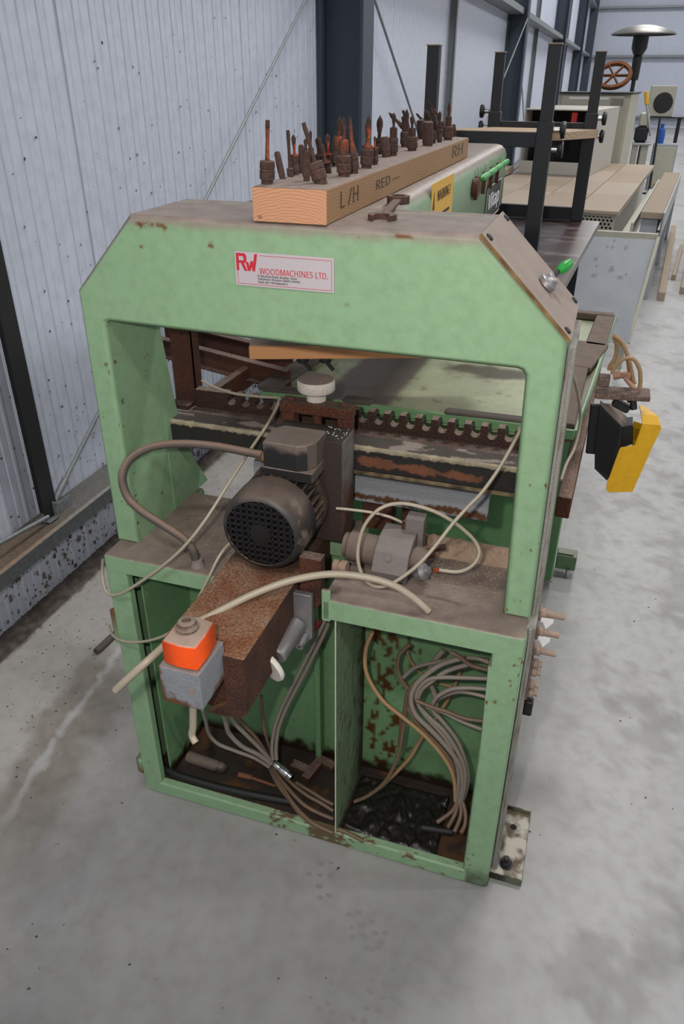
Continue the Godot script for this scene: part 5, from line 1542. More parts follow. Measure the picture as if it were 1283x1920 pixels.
func drill_bit(r: Array) -> void:
	# base x, base z, tip x, tip y, collar radius, collar height, shank radius, shape, orange patch, label
	var y0 := 1.2575
	var base := Vector3(r[0], y0, r[1])
	var tip := Vector3(r[2], r[3], r[1])
	var o := thing("drill_bit", base, r[9], "drill bit", "rusty drill bits standing in the timber")
	var axis := (tip - base).normalized()
	var len := base.distance_to(tip)
	var cr: float = r[4] * 1.1
	var chh: float = minf(r[5], len * 0.9)
	var br: float = r[6] * 1.35
	var shape: String = r[7]
	var shade := 0.85 + 0.3 * absf(nf(base, 50.0))
	var c := Geo.new()
	if shape == "stub":
		c.turned(base, tip, [Vector2(0, -0.004), Vector2(cr * 0.8, -0.004), Vector2(cr, len * 0.3), Vector2(cr * 0.92, len - 0.003), Vector2(cr * 0.6, len), Vector2(0, len)], 12)
	else:
		c.turned(base, tip, [Vector2(0, -0.004), Vector2(cr * 0.78, -0.004), Vector2(cr * 0.78, chh * 0.22), Vector2(cr, chh * 0.24), Vector2(cr, chh * 0.62), Vector2(cr * 0.93, chh * 0.64), Vector2(cr * 0.93, chh * 0.68), Vector2(cr, chh * 0.70), Vector2(cr * 0.98, chh * 0.96), Vector2(cr * 0.86, chh), Vector2(0, chh)], 14)
	mk("holder", c, M.rusty, o, func(p: Vector3, n: Vector3) -> Color:
		return (lin(Color(0.325, 0.235, 0.21)) * shade * (1.0 + 0.35 * nf(p, 70.0))).lerp(lin(Color(0.5, 0.43, 0.38)), smoothstep(0.55, 0.95, n.y) * 0.9))
	if shape == "stub":
		return
	var a := base + axis * chh
	var l := len - chh
	var b := Geo.new()
	if shape == "rod":
		b.turned(a, tip, [Vector2(br * 1.1, 0), Vector2(br, l * 0.1), Vector2(br * 0.85, l * 0.5), Vector2(br * 1.05, l * 0.85), Vector2(br * 0.95, l), Vector2(0, l)], 9)
	elif shape == "cone":
		b.turned(a, tip, [Vector2(cr * 0.85, 0), Vector2(br * 1.2, l * 0.28), Vector2(br, l * 0.36), Vector2(br * 0.9, l * 0.9), Vector2(br * 0.4, l), Vector2(0, l)], 10)
	else:
		# a short neck and a two-fluted, twisted and pointed cutting length
		var neck := l * (0.42 if shape == "neck" else 0.12)
		b.turned(a, a + axis * neck, [Vector2(br * 1.7, 0), Vector2(br * 1.7, neck * 0.9), Vector2(br * 1.2, neck), Vector2(0, neck)], 10)
		var x := axis.cross(Vector3(0.2, 0.1, 1)).normalized()
		var y := axis.cross(x)
		var prev := []
		var k := 14
		for i in k + 1:
			var f := float(i) / k
			var taper := 1.0 if f < 0.82 else lerpf(1.0, 0.12, (f - 0.82) / 0.18)
			var ang := 1.2 + f * l * 75.0
			var ring := []
			for s in 8:
				var t := TAU * s / 8
				var q := Vector2(cos(t) * br, sin(t) * br * 0.55).rotated(ang) * taper
				ring.append(a + axis * (neck + (l - neck) * f) + x * q.x + y * q.y)
			if i > 0:
				for s in 8:
					b.quad(prev[s], prev[(s + 1) % 8], ring[(s + 1) % 8], ring[s])
			prev = ring
	var og: float = r[8]
	mk("bit", b, M.rusty, o, func(p: Vector3, n: Vector3) -> Color:
		var col := lin(Color(0.30, 0.215, 0.18)) * shade * (1.0 + 0.4 * nf(p, 90.0))
		var f := (p - a).dot(axis) / maxf(l, 0.001)
		if og > 0.0:
			col = col.lerp(lin(Color(0.74, 0.35, 0.19)), og * smoothstep(-0.2, 0.5, n.x + 0.4 * n.z + 0.3 * nf(p, 80.0)) * smoothstep(0.0, 0.12, f) * smoothstep(0.7, 0.45, f + 0.12 * nf(p, 60.0)))
		return col)


func build_loose_things() -> void:
	# timber block with the bits
	var at := Vector3(0.366, 1.2135, -0.6)
	var o := thing("timber_block", at, "long sawn timber beam lying on the machine, holding rusty drill bits", "timber")
	var g := Geo.new()
	g.box(Vector3(0.366, 1.2355, -0.6), Vector3(0.108, 0.044, 1.09), 0.0012)
	var sm := mat("timber_side", Color(0.60, 0.465, 0.325), 0.7, 0.0, M.wood_tex, 1.0)
	sm.uv1_triplanar = true
	sm.uv1_scale = Vector3(7, 7, 7)
	mk("beam", g, sm, o)
	var e := Geo.new()
	e.box(Vector3(0.366, 1.2355, -0.0546), Vector3(0.1075, 0.0435, 0.0012), 0.0003)
	mk("end_grain", e, mat("timber_end", Color(0.745, 0.545, 0.415), 0.7, 0.0, M.end_tex, 7.0), o)
	var d := Geo.new()
	d.sheet(16, 140, func(ii: int, jj: int) -> Vector3:
		var x := lerpf(0.3128, 0.4192, ii / 16.0)
		var zz := lerpf(-0.056, -1.144, jj / 140.0)
		var edge := 1.0 if ii > 0 and ii < 16 and jj > 0 else 0.0
		return Vector3(x, 1.2576 + edge * (0.0014 + 0.002 * nf(Vector3(x, 0, zz), 45.0)), zz))
	tag(mk("dust_layer", d, M.dirty, o, func(p: Vector3, n: Vector3) -> Color: return lin(Color(0.55, 0.49, 0.455)) * (1.0 + 0.3 * nf(p, 60.0))), "grey dust lying on the timber", "")
	var fx := Basis(Vector3(0, 0, -1), Vector3.UP, Vector3.RIGHT)
	lettering("L /H", Vector3(0.4203, 1.238, -0.155), fx, 0.085, 0.022, M.marker_ink, o, false, "handwriting")
	lettering("RED ---", Vector3(0.4203, 1.238, -0.37), fx, 0.15, 0.014, M.marker_ink, o, false, "handwriting")
	lettering("RH", Vector3(0.4203, 1.240, -1.0), fx, 0.13, 0.024, M.marker_ink, o, false, "handwriting")
	lettering("162", Vector3(0.3225, 1.2195, -0.0537), Basis(), 0.006, 0.004, M.marker_ink, o, false, "handwriting")
	for r in [[0.3244, -0.0788, 0.3291, 1.3374, 0.0096, 0.0309, 0.0022, "rod", 0.7, "tall thin orange-red rod in a fat holder, at the timber's front left corner"],
		[0.3220, -0.1426, 0.3140, 1.2947, 0.0046, 0.0352, 0.0019, "stub", 0, "short tapered stub just behind the front left drill bit"],
		[0.3220, -0.1733, 0.3198, 1.3206, 0.0048, 0.0131, 0.0020, "rod", 0, "thin straight grey rod in a small holder, left side of the timber"],
		[0.3220, -0.1959, 0.3191, 1.3138, 0.0052, 0.0264, 0.0028, "flute", 0.9, "pointed drill bit with a bright orange side, near the timber's left edge"],
		[0.3220, -0.2200, 0.3221, 1.2989, 0.0045, 0.0370, 0.0025, "stub", 0, "greyish cylindrical stub behind the bright orange pointed bit"],
		[0.3625, -0.1326, 0.3621, 1.3128, 0.0053, 0.0304, 0.0027, "neck", 0, "brown rusty bit standing upright beside the leaning thick holder"],
		[0.3929, -0.1105, 0.3677, 1.3336, 0.0100, 0.0297, 0.0022, "rod", 0, "thick holder leaning left with a long crooked rod, front of the timber"],
		[0.3224, -0.2617, 0.3216, 1.3163, 0.0042, 0.0305, 0.0021, "flute", 0, "dark pointed bit half hidden behind the crooked rod"],
		[0.3234, -0.2966, 0.3221, 1.3055, 0.0056, 0.0188, 0.0043, "flute", 0, "dark broad twisted bit behind the leaning thick holder"],
		[0.3610, -0.2352, 0.3483, 1.3008, 0.0049, 0.0150, 0.0033, "flute", 0.3, "black bit leaning left in the gap in the middle of the front half"],
		[0.3253, -0.3334, 0.3246, 1.3082, 0.0053, 0.0177, 0.0035, "flute", 0.9, "leaf-shaped bit glowing orange, behind the black leaning one"],
		[0.3349, -0.3464, 0.3422, 1.3334, 0.0080, 0.0250, 0.0040, "neck", 0.5, "tall dark bit with a stepped neck in front of the blue column"],
		[0.3960, -0.2020, 0.3947, 1.3378, 0.0099, 0.0303, 0.0032, "neck", 0.5, "thick dark holder with a narrow neck, the nearest one in the middle cluster"],
		[0.3964, -0.2484, 0.3896, 1.3375, 0.0086, 0.0298, 0.0021, "cone", 0.6, "slim orange rod rising from a cone-topped holder, at the blue column's right half"],
		[0.3924, -0.3313, 0.3951, 1.3362, 0.0096, 0.0299, 0.0039, "flute", 0.9, "tall bit with a broad bright orange face at the blue column's right edge"],
		[0.3894, -0.3956, 0.3873, 1.3023, 0.0050, 0.0254, 0.0023, "flute", 0.8, "small holder with a slanting orange sliver, right of the tall orange bit"],
		[0.3411, -0.5873, 0.3422, 1.3260, 0.0067, 0.0241, 0.0046, "flute", 0, "dark twisted bit curving to a point, beyond the tall orange bit"],
		[0.3705, -0.5379, 0.3652, 1.2931, 0.0080, 0.0339, 0.0040, "stub", 0, "fat short holder leaning left with nothing in it"],
		[0.3731, -0.5748, 0.3723, 1.3312, 0.0087, 0.0319, 0.0031, "neck", 0, "thick two-stage holder ending in a small round tip"],
		[0.3220, -0.9895, 0.2510, 1.3165, 0.0063, 0.0161, 0.0044, "flute", 0, "slim pointed bit behind the thick two-stage holder"],
		[0.3220, -0.9152, 0.3043, 1.3249, 0.0074, 0.0480, 0.0031, "neck", 0, "dark barrel-shaped holder with a thin tip, beyond the two-stage holder"],
		[0.3463, -0.7842, 0.3451, 1.3312, 0.0115, 0.0307, 0.0040, "flute", 0, "wide holder with a pair of pointed flutes, back half of the timber"],
		[0.3817, -0.6953, 0.3783, 1.3228, 0.0103, 0.0272, 0.0033, "neck", 0, "wide low holder standing at the timber's right edge, back half"],
		[0.3220, -1.2109, 0.2651, 1.3085, 0.0063, 0.0151, 0.0042, "flute", 0, "small pointed bit between the wide holders at the back"],
		[0.3232, -1.0382, 0.3168, 1.3012, 0.0091, 0.0346, 0.0065, "stub", 0, "short stacked collar stub beside the back cluster"],
		[0.3839, -0.8303, 0.3820, 1.3071, 0.0111, 0.0301, 0.0064, "stub", 0, "large stepped holder at the front of the back cluster"],
		[0.3220, -1.2871, 0.2762, 1.3377, 0.0065, 0.0207, 0.0036, "flute", 0, "tallest thin bit of the back cluster, in front of the pale wall"],
		[0.3220, -1.3388, 0.2741, 1.3290, 0.0074, 0.0211, 0.0044, "flute", 0, "tall rusty bit right of the tallest one in the back cluster"],
		[0.3220, -1.2396, 0.2808, 1.3177, 0.0064, 0.0303, 0.0042, "flute", 0, "tall rusty bit left of the tallest one in the back cluster"],
		[0.3794, -0.9118, 0.3776, 1.2856, 0.0055, 0.0281, 0.0036, "stub", 0, "small plain collar at the right of the back cluster"],
		[0.3585, -1.0522, 0.3483, 1.3114, 0.0065, 0.0209, 0.0045, "cone", 0, "dark cone-shaped bit behind the small plain collar"],
		[0.3886, -0.9330, 0.3852, 1.3234, 0.0061, 0.0327, 0.0031, "flute", 0, "single pointed bit standing apart near the timber's back end"],
		[0.3901, -1.0257, 0.3876, 1.3405, 0.0115, 0.0307, 0.0032, "neck", 0, "last big holder with a hex bolt and a thin tall point, at the back end"],
		[0.3791, -1.1647, 0.3755, 1.2865, 0.0048, 0.0302, 0.0027, "stub", 0, "tiny collar at the very back end of the timber"]]:
		drill_bit(r)

	# spanner
	var a: Vector3 = Vector3(0.4783, 1.217, -0.1208)
	var far_end: Vector3 = Vector3(0.4544, 1.217, -0.3064)
	var sp := thing("spanner", a, "rusty combination spanner lying on the dusty green header beside the timber", "spanner")
	var ax := (far_end - a).normalized()
	var sx := Vector3.UP.cross(ax).normalized()
	var s := Geo.new()
	s.t = Transform3D(Basis(sx, ax, sx.cross(ax)), a)
	var L := a.distance_to(far_end)
	var jaw := PackedVector2Array()
	for i in 15:
		var t := deg_to_rad(-60.0 + 300.0 * i / 14.0)
		jaw.append(Vector2(cos(t), sin(t)) * 0.0205 + Vector2(0, 0.006))
	jaw.append_array([Vector2(-0.0105, -0.011), Vector2(-0.0105, 0.004), Vector2(-0.005, 0.010), Vector2(0.005, 0.010), Vector2(0.0105, 0.004), Vector2(0.0105, -0.011)])
	s.prism(jaw, -0.0045, 0.0045, 0.001)
	s.prism(PackedVector2Array([Vector2(-0.009, 0.022), Vector2(0.009, 0.022), Vector2(0.007, 0.04), Vector2(0.007, L - 0.012), Vector2(-0.007, L - 0.012), Vector2(-0.007, 0.04)]), -0.003, 0.003, 0.0015)
	var ring := Transform3D(Basis(Vector3.RIGHT, Vector3(0, 0, 1), Vector3(0, -1, 0)), Vector3(0, L, -0.006))
	s.t = s.t * ring
	s.lathe([Vector2(0.0115, 0), Vector2(0.0185, 0.0), Vector2(0.0185, 0.012), Vector2(0.0115, 0.012), Vector2(0.0115, 0)], 20)
	mk("forging", s, M.rusty, sp, func(p: Vector3, n: Vector3) -> Color: return (lin(Color(0.33, 0.23, 0.20)) * (1.0 + 0.3 * nf(p, 60.0))).lerp(lin(Color(0.52, 0.45, 0.42)), smoothstep(0.6, 0.95, n.y) * 0.8))

	# foot pedal: black housing with ribbed pad, yellow guard
	var fp := thing("foot_pedal", Vector3(0.8934, 0.7605, -0.6), "yellow and black foot pedal hanging from the rusty bracket by the machine table", "foot pedal")
	var yp := Geo.new()
	var plate := PackedVector2Array()
	for q in [Vector3(0.8786, 0.6175, -0.57), Vector3(0.9248, 0.6267, -0.57), Vector3(0.944, 0.737, -0.57), Vector3(0.9521, 0.7758, -0.57), Vector3(0.9486, 0.7852, -0.57), Vector3(0.9151, 0.7817, -0.57), Vector3(0.9089, 0.7329, -0.57), Vector3(0.8833, 0.7245, -0.57), Vector3(0.881, 0.7185, -0.57), Vector3(0.8705, 0.6368, -0.57), Vector3(0.8712, 0.6248, -0.57)]:
		plate.append(Vector2(q.x, q.y))
	yp.prism(plate, -0.573, -0.570, 0.001)
	yp.hexa([Vector3(0.9151, 0.7817, -0.57), Vector3(0.9492, 0.7842, -0.57), Vector3(0.9426, 0.7949, -0.59), Vector3(0.91, 0.7973, -0.585), Vector3(0.9151, 0.7787, -0.573), Vector3(0.9492, 0.7812, -0.573), Vector3(0.9426, 0.7919, -0.593), Vector3(0.91, 0.7943, -0.588)])
	yp.hexa([Vector3(0.9151, 0.7817, -0.57), Vector3(0.909, 0.732, -0.572), Vector3(0.9068, 0.714, -0.615), Vector3(0.9007, 0.7681, -0.615), Vector3(0.9181, 0.7817, -0.57), Vector3(0.912, 0.732, -0.572), Vector3(0.9098, 0.714, -0.615), Vector3(0.9037, 0.7681, -0.615)])
	yp.hexa([Vector3(0.9426, 0.7949, -0.59), Vector3(0.91, 0.7973, -0.585), Vector3(0.9094, 0.7878, -0.66), Vector3(0.9207, 0.7865, -0.66), Vector3(0.9426, 0.7919, -0.59), Vector3(0.91, 0.7943, -0.585), Vector3(0.9094, 0.7848, -0.66), Vector3(0.9207, 0.7835, -0.66)])
	mk("guard", yp, M.yellow, fp)
	var hb := Geo.new()
	var pad := PackedVector2Array()
	for q in [Vector3(0.8273, 0.8117, -0.575), Vector3(0.8786, 0.7702, -0.575), Vector3(0.8828, 0.7303, -0.575), Vector3(0.8787, 0.6692, -0.575), Vector3(0.8703, 0.6415, -0.575), Vector3(0.8406, 0.6655, -0.575), Vector3(0.8338, 0.7091, -0.575)]:
		pad.append(Vector2(q.x, q.y))
	hb.prism(pad, -0.60, -0.575, 0.0015)
	var flank := PackedVector2Array()
	for q in [Vector3(0.8783, 0.7627, -0.592), Vector3(0.8995, 0.7683, -0.592), Vector3(0.9067, 0.7263, -0.592), Vector3(0.8831, 0.7113, -0.592), Vector3(0.8763, 0.6463, -0.592), Vector3(0.8776, 0.7082, -0.592)]:
		flank.append(Vector2(q.x, q.y))
	hb.prism(flank, -0.64, -0.592, 0.001)
	mk("housing", hb, M.black_plastic, fp)
	var rb := Geo.new()
	var e0 := [Vector3(0.8277, 0.8056, -0.574), Vector3(0.8781, 0.7638, -0.574), Vector3(0.8755, 0.6525, -0.574), Vector3(0.8408, 0.6707, -0.574)]
	for k in 17:
		var t := (k + 0.6) / 17.5
		rb.bar(e0[0].lerp(e0[1], t), e0[3].lerp(e0[2], t), 0.0018, 0.003, Vector3.RIGHT, 0.0006)
	mk("ribbed_pad", rb, M.black_rubber, fp)
	var dc := Geo.new()
	dc.hexa([Vector3(0.8273, 0.8117, -0.575), Vector3(0.879, 0.768, -0.575), Vector3(0.9038, 0.7504, -0.64), Vector3(0.8591, 0.7863, -0.65), Vector3(0.8273, 0.8137, -0.575), Vector3(0.879, 0.77, -0.575), Vector3(0.9038, 0.7524, -0.64), Vector3(0.8591, 0.7883, -0.65)])
	mk("dust_cover", dc, M.dirty, fp, func(p: Vector3, n: Vector3) -> Color: return lin(Color(0.47, 0.41, 0.375)))
	var bp := Geo.new()
	bp.bar(Vector3(0.8204, 0.802, -0.6), Vector3(0.8281, 0.6893, -0.6), 0.022, 0.012, Vector3.RIGHT, 0.003)
	mk("side_plate", bp, M.black_plastic, fp)
	var cl := Geo.new()
	cl.cyl(Vector3(0.8894, 0.8213, -0.6), Vector3(0.8953, 0.8007, -0.595), 0.007, 10, 0.001)
	cl.cyl(Vector3(0.8968, 0.8257, -0.6), Vector3(0.8791, 0.8153, -0.6), 0.005, 10, 0.001)
	cl.bar(Vector3(0.8525, 0.812, -0.6), Vector3(0.8865, 0.7976, -0.6), 0.016, 0.02, Vector3.UP, 0.003)
	mk("coupling", cl, M.steel_dark, fp)
	for h in [[Vector3(0.83, 0.9425, -0.62), Vector3(0.8498, 0.9281, -0.62), Vector3(0.8666, 0.8988, -0.62), Vector3(0.8794, 0.8665, -0.62), Vector3(0.888, 0.8461, -0.62)], [Vector3(0.8326, 0.9378, -0.63), Vector3(0.8555, 0.9174, -0.63), Vector3(0.867, 0.8915, -0.63), Vector3(0.8761, 0.8585, -0.63), Vector3(0.8821, 0.8419, -0.63)], [Vector3(0.8413, 0.8689, -0.6), Vector3(0.8425, 0.8837, -0.6), Vector3(0.8565, 0.9019, -0.6), Vector3(0.8751, 0.9039, -0.6), Vector3(0.8901, 0.8849, -0.6), Vector3(0.8962, 0.8625, -0.6), Vector3(0.8979, 0.8437, -0.6)], [Vector3(0.8315, 0.9328, -0.64), Vector3(0.8401, 0.917, -0.64), Vector3(0.8425, 0.892, -0.64), Vector3(0.8358, 0.8742, -0.64), Vector3(0.8347, 0.8634, -0.64)]]:
		hose(h, 0.0042, "hose_tan", fp)

	# inside the cabinet
	var cy := thing("grease_gun", Vector3(0.1238, 0.045, -0.0834), "dirty grey cylinder with a thin copper nozzle lying in the cabinet", "tool")
	var c0: Vector3 = Vector3(0.0683, 0.047, -0.0793)
	var c1: Vector3 = Vector3(0.201, 0.045, -0.0709)
	var c := Geo.new()
	c.turned(c0, c1, [Vector2(0, 0), Vector2(0.0125, 0.001), Vector2(0.0135, 0.005), Vector2(0.0135, 0.075), Vector2(0.0115, 0.077), Vector2(0.0115, 0.081), Vector2(0.0135, 0.083), Vector2(0.012, 0.092), Vector2(0.008, 0.097), Vector2(0.005, 0.099), Vector2(0, 0.1)], 20)
	mk("barrel", c, M.dirty, cy, func(p: Vector3, n: Vector3) -> Color: return lin(Color(0.41, 0.36, 0.33)).lerp(lin(Color(0.18, 0.15, 0.13)), smoothstep(0.0, 0.4, nf(p, 22.0) - n.y * 0.3 + 0.1)))
	var nz2 := Geo.new()
	nz2.cyl(Vector3(0.1987, 0.045, -0.0701), Vector3(0.2301, 0.044, -0.0721), 0.006, 10, 0.001)
	nz2.cyl(Vector3(0.2278, 0.044, -0.0714), Vector3(0.2897, 0.042, -0.0692), 0.0035, 8)
	mk("nozzle", nz2, M.dirty, cy, func(p: Vector3, n: Vector3) -> Color: return lin(Color(0.46, 0.29, 0.21)))
	var bh := Geo.new()
	bh.tube([Vector3(0.0312, 0.045, -0.0335), Vector3(0.0807, 0.045, -0.0263), Vector3(0.1597, 0.045, -0.025), Vector3(0.2465, 0.045, -0.0299), Vector3(0.3356, 0.045, -0.039)], 0.0085, 12, 6)
	tag(mk("black_hose", bh, M.black_rubber), "thick black rubber hose lying along the front of the cabinet floor", "hose")
	var rbk := thing("rusty_bracket", Vector3(0.3519, 0.04, -0.1444), "rusty T-shaped steel bracket lying at the back of the cabinet", "bracket")
	var r := Geo.new()
	r.bar(Vector3(0.3003, 0.042, -0.1382), Vector3(0.3576, 0.042, -0.1286), 0.022, 0.012, Vector3.UP.cross(Vector3(1, 0, -0.2)), 0.001)
	r.bar(Vector3(0.3445, 0.045, -0.103), Vector3(0.3614, 0.045, -0.1752), 0.020, 0.014, Vector3.RIGHT, 0.001)
	r.bar(Vector3(0.3566, 0.045, -0.1671), Vector3(0.3966, 0.045, -0.1546), 0.020, 0.012, Vector3.BACK, 0.001)
	mk("channel", r, M.rusty, rbk, p_rust, 0.01)
	var pt := Geo.new()
	pt.cyl(Vector3(0.615, 0.042, -0.067), Vector3(0.6791, 0.042, -0.0762), 0.0085, 14, 0.001)
	pt.cyl(Vector3(0.6791, 0.042, -0.0762), Vector3(0.6802, 0.042, -0.0765), 0.005, 10)
	tag(mk("black_pipe", pt, M.black_rubber), "short black pipe end poking out under the plastic sheet in the cabinet", "pipe")
	var sh := Geo.new()
	sh.sheet(56, 34, func(ii: int, jj: int) -> Vector3:
		var x := 0.456 + 0.0036 * ii
		var zz := -0.165 + 0.0044 * jj
		var b := 0.016 * absf(nf(Vector3(x, 0, zz), 13.0)) + 0.007 * absf(nf(Vector3(x + 4.0, 0, zz), 40.0))
		var inner := 1.0 if ii > 0 and ii < 56 and jj > 0 and jj < 34 else 0.0
		return Vector3(x, 0.0335 + inner * b, zz))
	tag(mk("plastic_sheet", sh, mat("black_film", Color(0.09, 0.075, 0.065), 0.45)), "crumpled black plastic sheet on the right-hand cabinet floor", "sheet")
	var mt := Geo.new()
	var m0: Vector3 = Vector3(-0.3694, 0.01, -0.3595)
	var m1: Vector3 = Vector3(-0.3607, 0.01, -0.4653)
	m1 = m0 + (m1 - m0) * 3.2
	mt.turned(m0, m1, [Vector2(0.0055, 0.02), Vector2(0.0055, 0), Vector2(0.0095, 0), Vector2(0.0095, m0.distance_to(m1)), Vector2(0, m0.distance_to(m1))], 14)
	tag(mk("steel_tube", mt, M.dirty, null, func(p: Vector3, n: Vector3) -> Color: return lin(Color(0.33, 0.30, 0.29))), "bare grey steel tube sticking out behind the left side of the machine", "tube")


# ---------------------------------------------------------------- the rest of the hall

func frame_post(x: float, z: float, o: Node3D, y0: float) -> void:
	var g := Geo.new()
	g.box(Vector3(x, (y0 + 1.27) * 0.5, z), Vector3(0.05, 1.27 - y0, 0.05), 0.003)
	mk("sleeve", g, M.black_steel, o)
	var t := Geo.new()
	t.box(Vector3(x, 1.35, z), Vector3(0.040, 0.26, 0.040), 0.002)
	mk("post", t, M.black_steel, o)
	var e := Geo.new()
	e.box(Vector3(x, 1.481, z), Vector3(0.046, 0.004, 0.046), 0.001)
	mk("end_cap", e, M.weathered_wood, o)


func knob(at: Vector3, dir: float, o: Node3D) -> void:
	var g := Geo.new()
	g.cyl(at, at + Vector3(0.022 * dir, 0, 0), 0.009, 12, 0.001)
	var s := mk("clamp_screw", g, M.bright_metal, o)
	var k := Geo.new()
	k.turned(at + Vector3(0.02 * dir, 0, 0), at + Vector3(0.045 * dir, 0, 0), [Vector2(0, 0), Vector2(0.014, 0), Vector2(0.024, 0.004), Vector2(0.026, 0.010), Vector2(0.024, 0.018), Vector2(0, 0.020)], 16)
	mk("knob", k, M.black_plastic, s)


func build_background() -> void:
	painted("black_steel", 0.55, 0.2, M.dirty.albedo_texture, 4.0)
	M.black_steel.vertex_color_use_as_albedo = false
	M.black_steel.albedo_color = Color(0.155, 0.165, 0.185)
	# frame with clamping knobs, standing on a dark board
	var ang := deg_to_rad(-6.0)
	var fr := thing("clamp_frame", Vector3(0.42, 0.865, -2.2), "black four-post steel frame with black knobs and a shelf behind the machine", "frame")
	var P4 := [[0.165, -1.86], [0.55, -1.83], [0.275, -2.62], [0.665, -2.60]]
	for p in P4:
		frame_post(p[0], p[1], fr, 0.865)
	var g := Geo.new()
	g.bar(Vector3(0.165, 1.215, -1.855), Vector3(0.55, 1.215, -1.835), 0.045, 0.03, Vector3.UP, 0.002)
	g.bar(Vector3(0.275, 1.205, -2.62), Vector3(0.665, 1.205, -2.60), 0.06, 0.03, Vector3.UP, 0.002)
	g.bar(Vector3(0.275, 0.89, -2.62), Vector3(0.665, 0.89, -2.60), 0.05, 0.03, Vector3.UP, 0.002)
	g.bar(Vector3(0.165, 0.89, -1.855), Vector3(0.275, 0.89, -2.6), 0.05, 0.03, Vector3.UP, 0.002)
	mk("cross_bar", g, M.black_steel, fr)
	var b := Geo.new()
	b.hexa([Vector3(0.17, 1.238, -1.84), Vector3(0.60, 1.238, -1.82), Vector3(0.70, 1.213, -2.58), Vector3(0.28, 1.213, -2.60), Vector3(0.17, 1.216, -1.84), Vector3(0.60, 1.216, -1.82), Vector3(0.70, 1.183, -2.58), Vector3(0.28, 1.183, -2.60)])
	mk("shelf_board", b, mat("board", Color(0.66, 0.56, 0.45), 0.7, 0.0, M.wood_tex, 2.0), fr)
	knob(Vector3(0.575, 1.245, -1.84), 1.0, fr)
	knob(Vector3(0.575, 1.188, -1.84), 1.0, fr)
	knob(Vector3(0.685, 1.252, -2.60), 1.0, fr)
	knob(Vector3(0.685, 1.188, -2.60), 1.0, fr)
	knob(Vector3(0.25, 1.27, -2.62), -1.0, fr)
	knob(Vector3(0.25, 1.21, -2.62), -1.0, fr)
	# the board it stands on, on trestle legs
	var db := thing("dark_table", Vector3(0.4, 0, -2.1), "low table with a worn dark brown glossy board behind the green machine", "table")
	var bd := Geo.new()
	bd.hexa([Vector3(-0.1, 0.862, -1.35), Vector3(0.692, 0.862, -1.33), Vector3(0.762, 0.862, -2.62), Vector3(0.1, 0.862, -2.72), Vector3(-0.1, 0.835, -1.35), Vector3(0.692, 0.835, -1.33), Vector3(0.762, 0.835, -2.62), Vector3(0.1, 0.835, -2.72)])
	mk("board", bd, painted("worn_laminate", 0.28, 0.0, M.dirty.albedo_texture, 2.0), db, func(p: Vector3, n: Vector3) -> Color:
		return lin(Color(0.27, 0.215, 0.205)).lerp(lin(Color(0.52, 0.47, 0.46)), smoothstep(0.15, 0.6, nf(Vector3(p.x * 0.6, 0, p.z * 1.5), 9.0))), 0.03)
	for l in [[0.02, -1.45], [0.62, -1.45], [0.16, -2.6], [0.68, -2.55]]:
		var lg := Geo.new()
		lg.box(Vector3(l[0], 0.4175, l[1]), Vector3(0.05, 0.835, 0.05), 0.003)
		mk("leg", lg, M.black_steel, db)

	# light grey sheet-metal guard leaning behind the machine
	var pn := thing("metal_guard", Vector3(0.9, 0, -3.5), "light grey sheet-metal guard with a folded white lip behind the foot pedal", "guard")
	var pg := Geo.new()
	var w0: Vector3 = Vector3(1.0098, 0.147, -3.3)
	var w1: Vector3 = Vector3(1.0738, 0.6368, -3.62)
	var w2: Vector3 = Vector3(0.7326, 0.6364, -3.62)
	var w3 := Vector3(w2.x - 0.12, w0.y, -3.3)
	w2.x -= 0.1
	var bk := Vector3(0, 0, -0.01)
	pg.hexa([w0, w1, w2, w3, w0 + bk, w1 + bk, w2 + bk, w3 + bk])
	mk("sheet", pg, painted("sheet_paint", 0.4, 0.0, M.dirty.albedo_texture, 2.5), pn, func(p: Vector3, n: Vector3) -> Color: return lin(Color(0.60, 0.62, 0.64)) * (1.0 + 0.12 * nf(p, 7.0)) * (0.55 if nf(p, 55.0) + 0.5 * nf(p, 6.0) > 0.62 else 1.0), 0.03)
	var lp := Geo.new()
	lp.bar(w2 + Vector3(0, 0.014, -0.01), w1 + Vector3(0, 0.014, -0.01), 0.035, 0.02, Vector3.UP, 0.003)
	lp.bar(w1 + Vector3(0, 0.01, -0.01), w0 + Vector3(0.0, 0, -0.02), 0.02, 0.03, Vector3.RIGHT, 0.003)
	mk("lip", lp, M.beige_steel, pn)
	var lf := Geo.new()
	for x in [w3.x + 0.05, w0.x - 0.03]:
		lf.box(Vector3(x, w0.y * 0.5, -3.33), Vector3(0.04, w0.y, 0.04), 0.002)
	mk("foot", lf, M.beige_steel, pn)

	# long machine bed with pads, and the cabinets on it (turned a little from the wall)
	var o := thing("machine_bed", Vector3(0.87, 0, -4.87), "long low machine bed with beige pads and a perforated front panel", "machine")
	var T := Transform3D(Basis(Vector3.UP, deg_to_rad(-5.4)), Vector3(0.87, 0, -4.87))
	var tl := [mat("pad_a", Color(0.62, 0.555, 0.49), 0.7, 0.0, M.dirty.albedo_texture, 2.5), mat("pad_b", Color(0.645, 0.585, 0.525), 0.7, 0.0, M.dirty.albedo_texture, 2.5), mat("pad_c", Color(0.60, 0.53, 0.455), 0.7, 0.0, M.dirty.albedo_texture, 2.5)]
	for i in 4:
		for j in 4:
			var tg := Geo.new()
			tg.t = T
			tg.box(Vector3(-0.15 - 0.30 * i, 0.59, -0.45 - 0.90 * j), Vector3(0.296, 0.022, 0.895), 0.003)
			mk("pad", tg, tl[(i * 2 + j) % 3], o)
	var un := Geo.new()
	un.t = T
